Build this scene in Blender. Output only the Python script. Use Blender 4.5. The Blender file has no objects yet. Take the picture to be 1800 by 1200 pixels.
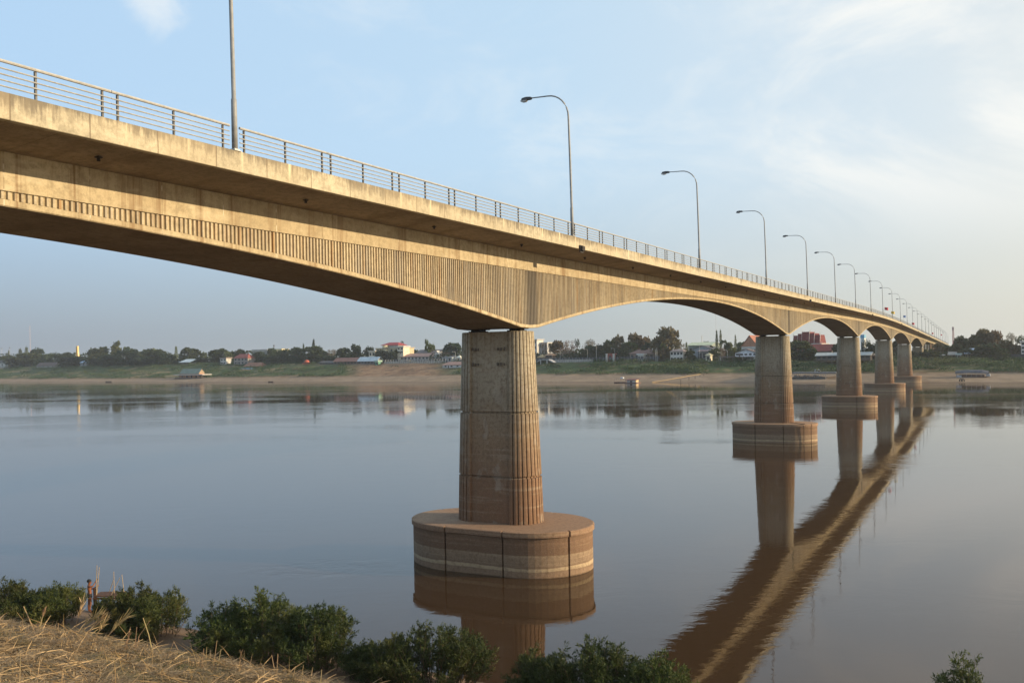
import bpy, bmesh, math, random
import numpy as np
from mathutils import Vector, Matrix, noise as mn

random.seed(7)
rng = np.random.default_rng(7)
C = bpy.context.scene.collection
PI = math.pi

# ---------------------------------------------------------------- camera constants (metres)
F = 1555.0 / 1800.0           # focal length / image width
EYE = 16.26                   # eye height above the river
ROLL = 0.0175
TH = math.radians(27.96)      # bridge axis against view axis
T = Vector((math.cos(TH), -math.sin(TH)))    # across the bridge, to the right
D = Vector((math.sin(TH), math.cos(TH)))     # along the bridge, away
P1 = Vector((-1.12, 70.42))                  # foot of the nearest pier
SPAN = 105.0


def ray(x, y):
    """survey: direction of a point of the 1800 px wide reference, as slopes right and up"""
    return ((x + ROLL * (600 - y) - 900) / 1555.0, (627.2 - (y + ROLL * (x - 900))) / 1555.0)


def at(x, y, z):
    rx, ry = ray(x, y)
    return rx * z, z, EYE + ry * z


def far(x, q, y=640):
    """point q metres behind the waterline of the far shore"""
    rx, _ = ray(x, y)
    z = (566 + q) / (1 + .635 * rx)
    return rx * z, z


def height_at(x, y, z):
    return EYE + ray(x, y)[1] * z


# ---------------------------------------------------------------- object helpers
def put(o, parent=None):
    C.objects.link(o)
    if parent is not None:
        o.parent = parent
    return o


def tag(o, label=None, cat=None, group=None, kind=None):
    if label: o['label'] = label
    if cat: o['category'] = cat
    if group: o['group'] = group
    if kind: o['kind'] = kind
    return o


def empty(name, loc=(0, 0, 0), rz=0.0):
    o = bpy.data.objects.new(name, None)
    o.empty_display_size = .3
    o.location = loc
    o.rotation_euler = (0, 0, rz)
    return put(o)


def thing(name, label, cat, loc=(0, 0, 0), rz=0.0, group=None):
    return tag(empty(name, loc, rz), label, cat, group)


def mesh_obj(name, verts, faces, mat, parent=None, smooth=False):
    me = bpy.data.meshes.new(name)
    me.from_pydata([tuple(v) for v in verts], [], faces)
    me.materials.append(mat)
    if smooth:
        me.polygons.foreach_set('use_smooth', [True] * len(me.polygons))
    me.update()
    return put(bpy.data.objects.new(name, me), parent)


def quads_obj(name, Q, mat, parent=None):
    """Q: array (n,4,3) of loose quads"""
    n = len(Q)
    me = bpy.data.meshes.new(name)
    me.vertices.add(n * 4); me.loops.add(n * 4); me.polygons.add(n)
    me.vertices.foreach_set('co', np.asarray(Q, np.float32).reshape(-1))
    me.loops.foreach_set('vertex_index', np.arange(n * 4, dtype=np.int32))
    me.polygons.foreach_set('loop_start', np.arange(0, n * 4, 4, dtype=np.int32))
    me.polygons.foreach_set('loop_total', np.full(n, 4, np.int32))
    me.materials.append(mat)
    me.update(calc_edges=True)
    return put(bpy.data.objects.new(name, me), parent)


def copy_tree(o, parent=None):
    c = o.copy()
    C.objects.link(c)
    if parent is not None:
        c.parent = parent
    for ch in [x for x in C.objects if x.parent == o]:
        copy_tree(ch, c)
    return c


class MB:
    def __init__(self):
        self.v = []; self.f = []

    def add(self, verts, faces):
        k = len(self.v)
        self.v += [tuple(p) for p in verts]
        self.f += [tuple(i + k for i in f) for f in faces]

    def box(self, x0, x1, y0, y1, z0, z1):
        self.add([(x0, y0, z0), (x1, y0, z0), (x1, y1, z0), (x0, y1, z0), (x0, y0, z1), (x1, y0, z1), (x1, y1, z1), (x0, y1, z1)],
                 [(3, 2, 1, 0), (4, 5, 6, 7), (0, 1, 5, 4), (1, 2, 6, 5), (2, 3, 7, 6), (3, 0, 4, 7)])

    def tube(self, pts, radii, n=8, cap=True):
        pts = [Vector(p) for p in pts]
        if not hasattr(radii, '__len__'):
            radii = [radii] * len(pts)
        rings = []
        for i, p in enumerate(pts):
            a = pts[max(i - 1, 0)]; b = pts[min(i + 1, len(pts) - 1)]
            t = (b - a).normalized()
            up = Vector((0, 0, 1)) if abs(t.z) < .9 else Vector((0, 1, 0))
            x = t.cross(up).normalized(); y = x.cross(t)
            rings.append([p + (x * math.cos(2 * PI * k / n) + y * math.sin(2 * PI * k / n)) * radii[i] for k in range(n)])
        self.loft(rings, cap)

    def loft(self, rings, cap=True):
        n = len(rings[0])
        vs = [p for r in rings for p in r]
        fs = []
        for i in range(len(rings) - 1):
            for k in range(n):
                k2 = (k + 1) % n
                fs.append((i * n + k, i * n + k2, (i + 1) * n + k2, (i + 1) * n + k))
        if cap:
            fs.append(tuple(range(n))[::-1])
            fs.append(tuple(range((len(rings) - 1) * n, len(rings) * n)))
        self.add(vs, fs)

    def strip(self, rows):
        """open loft: rows of equal length, not closed around"""
        n = len(rows[0])
        vs = [p for r in rows for p in r]
        fs = [(i * n + k, i * n + k + 1, (i + 1) * n + k + 1, (i + 1) * n + k) for i in range(len(rows) - 1) for k in range(n - 1)]
        self.add(vs, fs)

    def build(self, name, mat, parent=None, smooth=False):
        return mesh_obj(name, self.v, self.f, mat, parent, smooth)


# ---------------------------------------------------------------- materials
class NT:
    def __init__(self, name):
        self.m = bpy.data.materials.new(name)
        self.m.use_nodes = True
        self.t = self.m.node_tree
        self.n = self.t.nodes
        self.b = self.n['Principled BSDF']
        self.out = self.n['Material Output']

    def node(self, kind, **kw):
        nd = self.n.new(kind)
        for k, v in kw.items():
            setattr(nd, k, v)
        return nd

    def link(self, a, b):
        self.t.links.new(a, b)

    def put(self, sock, v):
        if hasattr(v, 'is_linked') or isinstance(v, bpy.types.NodeSocket):
            self.link(v, sock)
        else:
            sock.default_value = v

    def math(self, op, a, b=None, c=None, clamp=False):
        nd = self.node('ShaderNodeMath', operation=op, use_clamp=clamp)
        self.put(nd.inputs[0], a)
        if b is not None: self.put(nd.inputs[1], b)
        if c is not None: self.put(nd.inputs[2], c)
        return nd.outputs[0]

    def rng(self, v, a, b, c=0.0, d=1.0, smooth=True):
        nd = self.node('ShaderNodeMapRange')
        if smooth: nd.interpolation_type = 'SMOOTHSTEP'
        self.put(nd.inputs[0], v)
        for i, x in enumerate((a, b, c, d)):
            self.put(nd.inputs[1 + i], x)
        return nd.outputs[0]

    def mix(self, fac, a, b, mode='MIX'):
        nd = self.node('ShaderNodeMix', data_type='RGBA', blend_type=mode)
        self.put(nd.inputs[0], fac)
        for s, v in ((nd.inputs[6], a), (nd.inputs[7], b)):
            self.put(s, v if isinstance(v, bpy.types.NodeSocket) else (*v[:3], 1))
        return nd.outputs[2]

    def coord(self, which='Object'):
        return self.node('ShaderNodeTexCoord').outputs[which]

    def xyz(self, v):
        nd = self.node('ShaderNodeSeparateXYZ'); self.link(v, nd.inputs[0])
        return nd.outputs

    def scale(self, v, s):
        nd = self.node('ShaderNodeMapping'); self.link(v, nd.inputs[0]); nd.inputs['Scale'].default_value = s
        return nd.outputs[0]

    def noise(self, v, scale, detail=4, rough=.55, dist=0.0):
        nd = self.node('ShaderNodeTexNoise')
        self.link(v, nd.inputs['Vector'])
        nd.inputs['Scale'].default_value = scale
        nd.inputs['Detail'].default_value = detail
        nd.inputs['Roughness'].default_value = rough
        nd.inputs['Distortion'].default_value = dist
        return nd.outputs['Fac']

    def ramp(self, fac, stops, interp='LINEAR'):
        nd = self.node('ShaderNodeValToRGB')
        nd.color_ramp.interpolation = interp
        e = nd.color_ramp.elements
        while len(e) < len(stops): e.new(.5)
        for k, (p, c) in enumerate(stops):
            e[k].position = p; e[k].color = (*c, 1)
        self.link(fac, nd.inputs[0])
        return nd.outputs[0]

    def bump(self, h, strength, dist=.02):
        nd = self.node('ShaderNodeBump')
        nd.inputs['Strength'].default_value = strength
        nd.inputs['Distance'].default_value = dist
        self.link(h, nd.inputs['Height'])
        self.link(nd.outputs[0], self.b.inputs['Normal'])
        return nd

    def set(self, color=None, rough=None, metal=None, spec=None):
        if color is not None: self.put(self.b.inputs['Base Color'], color if isinstance(color, bpy.types.NodeSocket) else (*color[:3], 1))
        if rough is not None: self.put(self.b.inputs['Roughness'], rough)
        if metal is not None: self.b.inputs['Metallic'].default_value = metal
        if spec is not None: self.b.inputs['Specular IOR Level'].default_value = spec
        return self.m


def plain(name, col, rough=.75, var=.25, scale=3.0, metal=0.0, spec=.3):
    """weathered paint, wood, tile: the colour wanders a little"""
    t = NT(name)
    co = t.coord()
    n = t.noise(co, scale, 5, .6)
    lo = tuple(c * (1 - var) for c in col); hi = tuple(min(1, c * (1 + var)) for c in col)
    return t.set(t.mix(t.rng(n, .3, .7), lo, hi), rough, metal, spec)


S0, S1 = -108.0, 900.0


def concrete(name, kind):
    t = NT(name)
    co = t.coord()
    x, y, z = t.xyz(co)
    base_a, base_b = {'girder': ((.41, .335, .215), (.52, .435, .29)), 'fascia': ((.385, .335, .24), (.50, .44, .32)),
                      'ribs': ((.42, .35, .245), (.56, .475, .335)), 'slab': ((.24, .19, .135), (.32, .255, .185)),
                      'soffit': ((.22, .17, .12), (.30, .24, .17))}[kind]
    big = t.noise(t.scale(co, (.25, .25, .35)), 1.0, 5, .6)
    col = t.mix(t.rng(big, .3, .7), base_a, base_b)
    mott = t.noise(co, 3.2, 8, .7)
    col = t.mix(t.rng(mott, .42, .66, 0, .55), col, tuple(c * .52 for c in base_a))
    fine = t.noise(co, 13, 6, .75)
    col = t.mix(t.rng(fine, .5, .68, 0, .45), col, tuple(c * .55 for c in base_a))
    col = t.mix(t.rng(fine, .47, .34, 0, .30), col, tuple(min(.75, c * 1.25) for c in base_b))
    if kind in ('girder', 'ribs', 'fascia'):
        # run-off streaks down the face
        st = t.noise(t.scale(co, (1.1, 1.0, .06)), 1.3, 6, .65)
        st2 = t.noise(t.scale(co, (5.5, 1.0, .12)), 1.0, 5, .7)
        m = t.math('MULTIPLY', t.rng(st, .46, .64), t.rng(st2, .36, .60))
        if kind == 'girder':
            col = t.mix(t.math('MULTIPLY', m, .95), col, (.20, .125, .065))
            st3 = t.noise(t.scale(co, (14, 1.0, .25)), 1.0, 4, .7)
            col = t.mix(t.rng(st3, .5, .75, 0, .4), col, (.30, .22, .13))
            dr = t.noise(t.scale(co, (.35, 1, 1.2)), 1.0, 4, .6)
            col = t.mix(t.rng(dr, .55, .7, 0, .35), col, (.66, .58, .42))
            # pours: every segment of formwork its own shade, with a thin joint
            seg = t.math('FLOOR', t.math('DIVIDE', x, 3.5))
            wn = t.node('ShaderNodeTexWhiteNoise', noise_dimensions='1D'); t.link(seg, wn.inputs['W'])
            col = t.mix(t.rng(wn.outputs[0], 0, 1, 0, .4, False), col, (.34, .26, .16))
            fr = t.math('ABSOLUTE', t.math('SUBTRACT', t.math('FRACT', t.math('DIVIDE', x, 3.5)), .5))
            jn = t.math('GREATER_THAN', fr, .4935)
            jw = t.noise(t.scale(co, (.2, 1, 1.5)), 1.0, 2)
            col = t.mix(t.math('MULTIPLY', jn, t.rng(jw, .3, .6, .2, .75)), col, t.mix(t.rng(jw, .45, .6), (.16, .11, .06), (.62, .56, .44)))
        if kind == 'ribs':
            col = t.mix(t.math('MULTIPLY', m, .6), col, (.20, .15, .10))
            g = t.noise(t.scale(co, (.8, 1, .05)), 1.2, 5, .7)
            col = t.mix(t.rng(g, .48, .70, 0, .6), col, (.34, .31, .27))
            rust = t.noise(t.scale(co, (2.6, 1, .09)), 1.0, 5, .7)
            col = t.mix(t.rng(rust, .52, .66, 0, .8), col, (.33, .185, .075))
            rib = t.math('FLOOR', t.math('DIVIDE', t.math('SUBTRACT', x, S0 + .1 - .05), .252))
            wr_ = t.node('ShaderNodeTexWhiteNoise', noise_dimensions='1D'); t.link(rib, wr_.inputs['W'])
            rv = t.math('ADD', wr_.outputs[0], t.math('MULTIPLY', t.math('SUBTRACT', t.noise(t.scale(co, (.3, 1, .25)), 1.0, 3), .5), 1.2))
            near_pier = t.math('ABSOLUTE', t.math('SUBTRACT', t.math('FRACT', t.math('DIVIDE', t.math('ADD', x, 52.0), 105.0)), .5))
            wgt = t.rng(near_pier, .02, .26, .6, .22)
            col = t.mix(t.math('MULTIPLY', t.rng(rv, .55, 1.05), wgt), col, (.20, .175, .15))
            col = t.mix(t.math('MULTIPLY', t.rng(rv, .30, .05, 0, .7), wgt), col, (.60, .53, .40))
            # black run-off just beside every pier joint
            px = t.math('ABSOLUTE', t.math('SUBTRACT', t.math('FRACT', t.math('DIVIDE', t.math('ADD', x, 52.0), 105.0)), .5))
            col = t.mix(t.rng(px, .004, .013, .85, 0), col, (.075, .066, .06))
            col = t.mix(t.rng(px, .0, .16, .38, 0), col, (.24, .215, .18))
        if kind == 'fascia':
            # black mould hanging from the top edge
            geo = t.node('ShaderNodeUVMap') if False else None
            at_ = t.node('ShaderNodeAttribute', attribute_name='drop')
            drop = at_.outputs['Fac']
            mo = t.math('ADD', t.math('MULTIPLY', t.noise(t.scale(co, (2.6, 1, .3)), 1.6, 7, .75), .62), t.math('MULTIPLY', t.noise(t.scale(co, (.42, 1, .8)), 1.0, 4, .6), .38))
            thr = t.math('ADD', t.math('MULTIPLY', drop, .30), .41)
            dark = t.rng(t.math('SUBTRACT', mo, thr), -.06, .12)
            col = t.mix(t.math('MULTIPLY', dark, .85), col, (.13, .11, .085))
            sk = t.math('MULTIPLY', t.rng(st2, .5, .7), t.rng(drop, .0, .8, .75, .2))
            col = t.mix(sk, col, (.25, .20, .14))
            # pale wash under every rail post, dark joints every 2.9 m
            ph = t.math('ABSOLUTE', t.math('SUBTRACT', t.math('FRACT', t.math('DIVIDE', t.math('ADD', x, .2), 2.917)), .5))
            wash = t.math('MULTIPLY', t.math('MULTIPLY', t.rng(ph, .0, .055, 1, 0), t.rng(st2, .40, .60)), t.rng(drop, .15, 1.0, 1, .15))
            col = t.mix(t.math('MULTIPLY', wash, .75), col, (.78, .66, .45))
            fr = t.math('ABSOLUTE', t.math('SUBTRACT', t.math('FRACT', t.math('DIVIDE', t.math('ADD', x, .18), 2.917)), .5))
            jn = t.math('GREATER_THAN', fr, .492)
            col = t.mix(t.math('MULTIPLY', jn, .85), col, (.13, .10, .07))
            seg = t.math('FLOOR', t.math('DIVIDE', t.math('ADD', x, .18), 2.917))
            wn = t.node('ShaderNodeTexWhiteNoise', noise_dimensions='1D'); t.link(seg, wn.inputs['W'])
            col = t.mix(t.rng(wn.outputs[0], 0, 1, 0, .25, False), col, (.46, .36, .22))
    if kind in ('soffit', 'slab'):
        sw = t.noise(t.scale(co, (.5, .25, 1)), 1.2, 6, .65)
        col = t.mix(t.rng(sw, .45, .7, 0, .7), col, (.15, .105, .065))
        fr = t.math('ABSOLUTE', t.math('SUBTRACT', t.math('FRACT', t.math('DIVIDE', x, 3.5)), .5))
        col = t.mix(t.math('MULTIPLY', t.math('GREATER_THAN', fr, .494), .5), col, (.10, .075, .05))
    t.set(col, .88, spec=.25)
    h = t.math('ADD', t.math('MULTIPLY', mott, .6), t.math('MULTIPLY', fine, .4))
    t.bump(h, .35, .02)
    return t.m


def pier_mat(name, cap):
    t = NT(name)
    co = t.coord()
    x, y, z = t.xyz(co)
    n1 = t.noise(co, .55, 6, .6)
    n2 = t.noise(co, 4.0, 7, .68)
    wob = t.noise(t.scale(co, (.25, .25, 1.0)), 1.0, 4)
    oi = t.node('ShaderNodeObjectInfo').outputs['Random']
    if not cap:
        zz = t.math('ADD', z, t.math('MULTIPLY', t.math('SUBTRACT', n1, .5), 5.0))
        col = t.ramp(t.rng(zz, 3.0, 19.0, 0, 1, False), [(0, (.185, .10, .058)), (.22, (.215, .125, .075)), (.45, (.275, .19, .12)), (.62, (.30, .245, .175)), (.78, (.42, .37, .28)), (1, (.42, .365, .265))])
        # old flood lines
        lv = t.noise(t.scale(co, (.12, .12, 2.6)), 1.0, 5, .6)
        col = t.mix(t.rng(lv, .52, .68, 0, .42), col, (.40, .33, .25))
        st = t.noise(t.scale(co, (3, 3, .12)), 1.0, 5, .7)
        col = t.mix(t.rng(st, .5, .72, 0, .6), col, (.17, .12, .08))
        pat = t.noise(t.scale(co, (.6, .6, .45)), 1.0, 3, .5)
        col = t.mix(t.rng(pat, .56, .64, 0, .35), col, (.40, .36, .30))
    else:
        zz = t.math('ADD', z, t.math('MULTIPLY', t.math('SUBTRACT', wob, .5), .35))
        zz = t.math('ADD', zz, t.math('MULTIPLY', oi, .25))
        col = t.ramp(t.rng(zz, 0, 3.6, 0, 1, False),
                     [(0, (.10, .065, .042)), (.025, (.25, .165, .105)), (.10, (.24, .16, .105)), (.12, (.20, .13, .085)), (.145, (.40, .30, .19)), (.20, (.42, .315, .20)),
                      (.215, (.19, .125, .08)), (.25, (.22, .15, .10)), (.40, (.25, .175, .115)), (.455, (.29, .21, .135)), (.47, (.165, .098, .06)), (.66, (.17, .10, .062)),
                      (.70, (.21, .125, .078)), (.72, (.165, .097, .06)), (.82, (.15, .09, .056)), (.835, (.23, .14, .09)), (1, (.30, .185, .115))])
        lv = t.noise(t.scale(co, (.1, .1, 5)), 1.0, 6, .65)
        col = t.mix(t.rng(lv, .52, .66, 0, .4), col, (.38, .28, .18))
    col = t.mix(t.rng(n2, .44, .66, 0, .5), col, (.13, .08, .048))
    fine = t.noise(co, 15, 6, .75)
    col = t.mix(t.rng(fine, .52, .66, 0, .35), col, (.44, .35, .25))
    col = t.mix(t.rng(fine, .47, .36, 0, .3), col, (.10, .065, .045))
    t.set(col, .88, spec=.25)
    t.bump(t.math('ADD', n2, t.math('MULTIPLY', fine, .4)), .35, .03)
    return t.m


def leaf_mat(name, a, b, c=None, trans=.3, clump=.6):
    t = NT(name)
    geo = t.node('ShaderNodeNewGeometry')
    r = geo.outputs['Random Per Island']
    col = t.mix(r, a, b)
    if c:
        n = t.noise(t.coord(), clump, 3)
        col = t.mix(t.rng(n, .48, .68, 0, .85), col, c)
    ob = t.node('ShaderNodeObjectInfo').outputs['Random']
    hs = t.node('ShaderNodeHueSaturation')
    t.put(hs.inputs['Hue'], t.rng(ob, 0, 1, .475, .525, False))
    t.put(hs.inputs['Value'], t.rng(t.math('FRACT', t.math('MULTIPLY', ob, 7.31)), 0, 1, .78, 1.25, False))
    t.link(col, hs.inputs['Color'])
    col = hs.outputs[0]
    t.set(col, .6, spec=.25)
    tr = t.node('ShaderNodeBsdfTranslucent'); t.link(col, tr.inputs[0])
    mx = t.node('ShaderNodeMixShader'); mx.inputs[0].default_value = trans
    t.link(t.b.outputs[0], mx.inputs[1]); t.link(tr.outputs[0], mx.inputs[2])
    t.link(mx.outputs[0], t.out.inputs[0])
    return t.m


M = {}
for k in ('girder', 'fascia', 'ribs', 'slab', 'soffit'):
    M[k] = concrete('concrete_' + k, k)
M['column'] = pier_mat('pier_column_concrete', False)
M['cap'] = pier_mat('pile_cap_concrete', True)
M['bearing'] = plain('bearing_rubber', (.035, .03, .028), .8)
M['stencil'] = plain('faded_stencil_paint', (.13, .11, .09), .9, .4, 6)
M['road'] = plain('asphalt', (.05, .05, .05), .9, .3, 8)
M['steel'] = plain('galvanised_steel', (.42, .41, .39), .45, .15, 6, .35, .5)
M['post'] = plain('dark_post_steel', (.075, .075, .078), .5, .2, 6, .3, .4)
M['lamp'] = plain('lamp_pole_steel', (.25, .255, .26), .55, .15, 3, 0, .4)
M['lamp_dark'] = plain('lamp_housing', (.06, .06, .065), .5)
M['lamp_glass'] = plain('lamp_lens', (.42, .43, .43), .2, .05, 3, 0, .5)
M['trunk'] = plain('bark', (.13, .095, .07), .9, .35, 4)
M['trunk_pale'] = plain('pale_bark', (.30, .26, .21), .9, .3, 4)
M['leaf'] = leaf_mat('broad_leaves', (.028, .042, .014), (.062, .082, .026), (.075, .078, .03))
M['leaf_dark'] = leaf_mat('dark_leaves', (.02, .034, .014), (.042, .06, .022), (.05, .06, .024))
M['leaf_light'] = leaf_mat('light_leaves', (.06, .085, .024), (.105, .125, .042), (.11, .105, .04))
M['leaf_red'] = leaf_mat('dry_reddish_leaves', (.12, .07, .042), (.19, .11, .065), (.085, .08, .038))
M['leaf_brown'] = leaf_mat('browning_leaves', (.075, .065, .027), (.125, .09, .042), (.05, .06, .022))
M['willow'] = leaf_mat('shore_willow_leaves', (.022, .036, .011), (.072, .092, .024), (.115, .115, .034), .28, .5)
M['twig'] = plain('twig_bark', (.09, .06, .04), .9)
M['straw'] = leaf_mat('dry_straw', (.15, .105, .055), (.50, .37, .19), (.10, .095, .038), .12, 1.1)
M['straw_pale'] = leaf_mat('pale_dry_reed', (.27, .19, .105), (.42, .31, .175), None, .1)
M['scrub'] = leaf_mat('bank_scrub_leaves', (.028, .052, .02), (.066, .10, .036), (.10, .105, .042), .25, .05)
M['bamboo'] = plain('weathered_bamboo', (.34, .26, .165), .6, .25, 9)
M['skin'] = plain('sunburnt_skin', (.20, .075, .036), .55, .12, 8)
M['hair'] = plain('black_hair', (.012, .010, .010), .6)
M['trunks'] = plain('dark_swim_trunks', (.02, .018, .022), .8)
M['wood_dark'] = plain('wet_brown_wood', (.11, .055, .032), .8, .35, 5)

# ---------------------------------------------------------------- bridge profile
def hrel(s):
    if s < 193: return 9.22 + .0092 * s
    h1 = 9.22 + .0092 * 193
    if s < 343:
        u = s - 193
        return h1 + .0092 * u - .0207 * u * u / 300
    h2 = h1 + .0092 * 150 - .0207 * 75
    return h2 - .0115 * (s - 343)


def deck(s): return EYE + hrel(s)


def depth(s):
    if s > 577.5 + 0: return 2.9
    u = abs((s + 52.5) % 105 - 52.5)
    u = max(0, u - 1.1)
    return 2.9 + 4.1 * (1 - u / 51.4) ** 2


BR_RZ = math.atan2(D.y, D.x)      # local x runs along the bridge, local y to its left
S0, S1 = -108.0, 900.0


def bpos(s, w, z=0.0):
    p = P1 + D * s + T * w
    return Vector((p.x, p.y, z))


bridge = thing('bridge', 'long cream concrete road bridge with arched girders crossing the river on tall piers', 'bridge', (P1.x, P1.y, 0), BR_RZ)
st = [S0]
while st[-1] < S1: st.append(st[-1] + (1.5 if st[-1] < 200 else 3.0 if st[-1] < 600 else 6.0))

mb = MB()
rows = []
for s in [x for x in st if x < 760]:
    h = deck(s); d = depth(s)
    a = 2.90; b = 2.80
    prof = [(a, -1.10), (a, -2.50), (b, -2.53), (b, -d + .27), (a, -d + .25), (a, -d + .04), (a - .05, -d)]
    full = prof + [(-w, z) for w, z in prof[::-1]]
    rows.append([(s, -w, h + z) for w, z in full])
mb.loft(rows)
mb.build('girder', M['girder'], bridge)
# soffit of the box, 4 mm under the loft so it carries its own darker concrete colour
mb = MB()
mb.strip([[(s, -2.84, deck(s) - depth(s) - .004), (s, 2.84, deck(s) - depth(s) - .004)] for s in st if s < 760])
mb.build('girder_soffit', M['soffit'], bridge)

for side in (1, -1):
    mb = MB()
    s = S0 + .1
    step = .252
    while s < 700:
        h = deck(s); d0 = depth(s)
        zt = h - 2.53; zb = h - d0 + .262
        if zt - zb > .04:
            w0, w1 = 2.80, 2.89
            s2 = s + .158
            z2 = deck(s2) - depth(s2) + .262
            pts = [(s, w0, zb), (s + .03, w1, zb), (s2 - .03, w1, z2), (s2, w0, z2), (s, w0, zt), (s + .03, w1, zt), (s2 - .03, w1, zt), (s2, w0, zt)]
            pts = [(p[0], -side * p[1], p[2]) for p in pts]
            fs = [(0, 1, 5, 4), (1, 2, 6, 5), (2, 3, 7, 6)]
            if side < 0: fs = [f[::-1] for f in fs]
            mb.add(pts, fs)
        s += step if s < 240 else step * 1.0
    mb.build('ribbed_facing', M['ribs'], bridge)

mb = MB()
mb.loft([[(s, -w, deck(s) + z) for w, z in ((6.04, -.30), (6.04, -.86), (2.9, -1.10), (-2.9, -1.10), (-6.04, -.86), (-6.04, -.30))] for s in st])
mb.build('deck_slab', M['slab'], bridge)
for side in (1, -1):
    mb = MB()
    prof = ((6.05, 0), (6.33, 0), (6.35, -.02), (6.35, -.86), (6.33, -.88), (6.05, -.88))
    mb.loft([[(s, -side * w, deck(s) + z) for w, z in (prof if side > 0 else prof[::-1])] for s in st])
    o = mb.build('fascia', M['fascia'], bridge)
    at_ = o.data.attributes.new('drop', 'FLOAT', 'POINT')
    zs = [p[1] for p in (prof if side > 0 else prof[::-1])]
    at_.data.foreach_set('value', np.array([-z for _ in st for z in zs], np.float32))
mb = MB()
mb.loft([[(s, -w, deck(s) + z) for w, z in ((4.3, -.24), (4.3, -.296), (-4.3, -.296), (-4.3, -.24))] for s in st])
mb.build('roadway', M['road'], bridge)
# drain outlets under the overhang
mb = MB()
mb.tube([(0, 0, -.10), (0, 0, .3)], .065, 10)
mb.box(-.10, .10, -.10, .10, .02, .06)
first = None
k = 0
while True:
    s = -39.3 + 35 / 3 * k
    if s > 420: break
    if first is None:
        first = o = mb.build('drain_outlet', M['bearing'], bridge)
    else:
        o = first.copy(); C.objects.link(o); o.parent = bridge
    o.location = (s, -4.5, deck(s) - 1.06)
    k += 1
mb = MB()
mb.box(-.25, .25, -.06, .22, -.35, .0); mb.box(-.32, .32, -.02, .05, -.5, .08)
first = None
for k in range(6):
    s = 2.2 + 105 * k
    if first is None: first = o = mb.build('joint_bracket', M['bearing'], bridge)
    else: o = first.copy(); C.objects.link(o); o.parent = bridge
    o.location = (s, -6.42, deck(s) - .68); o.rotation_euler = (0, 0, PI)

# ---------------------------------------------------------------- piers
def stadium(Lh, R, nflute=0, groove=.07, inset=0.0):
    """outline in (along x = bridge axis, y): flats face +-x, rounded ends at +-y"""
    pts = []
    R = R - inset
    for end in (1, -1):
        if nflute:
            for k in range(nflute):
                a0 = PI * k / nflute; da = PI / nflute
                for fr, dr in ((.0, groove), (.15, groove), (.21, 0), (.58, -.02), (.95, 0)):
                    a = a0 + da * (fr + .0)
                    pts.append((a, R - dr if dr >= 0 else R + .012, end))
            pts.append((PI, R - groove, end))
        else:
            for k in range(29):
                pts.append((PI * k / 28, R, end))
    out = []
    for a, r, end in pts:
        if end > 0: out.append((r * math.cos(a), Lh + r * math.sin(a)))
        else: out.append((-r * math.cos(a), -Lh - r * math.sin(a)))
    return out


def cap_outline(Lh, R, notch=True):
    pts = []
    gr = [math.radians(a) for a in (60, 120)]
    for end in (1, -1):
        arc = []
        steps = sorted(set([PI * k / 32 for k in range(33)] + gr))
        for a in steps:
            if notch and a in gr:
                e = .075 / R
                arc += [(a - e, R), (a - e, R - .25), (a + e, R - .25), (a + e, R)]
            elif all(abs(a - g) > .03 for g in gr) or not notch:
                arc.append((a, R))
        arc = [(r * math.cos(a), Lh + r * math.sin(a) * 1.17) for a, r in arc]
        if notch:     # joints where the flat meets the round end
            arc = [(R, Lh - .075), (R - .25, Lh - .075), (R - .25, Lh + .075), (R, Lh + .075)] + arc[1:-1] + [(-R, Lh + .075), (-R + .25, Lh + .075), (-R + .25, Lh - .075), (-R, Lh - .075)]
        pts += arc if end > 0 else [(-x, -y) for x, y in arc]
    return pts


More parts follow.
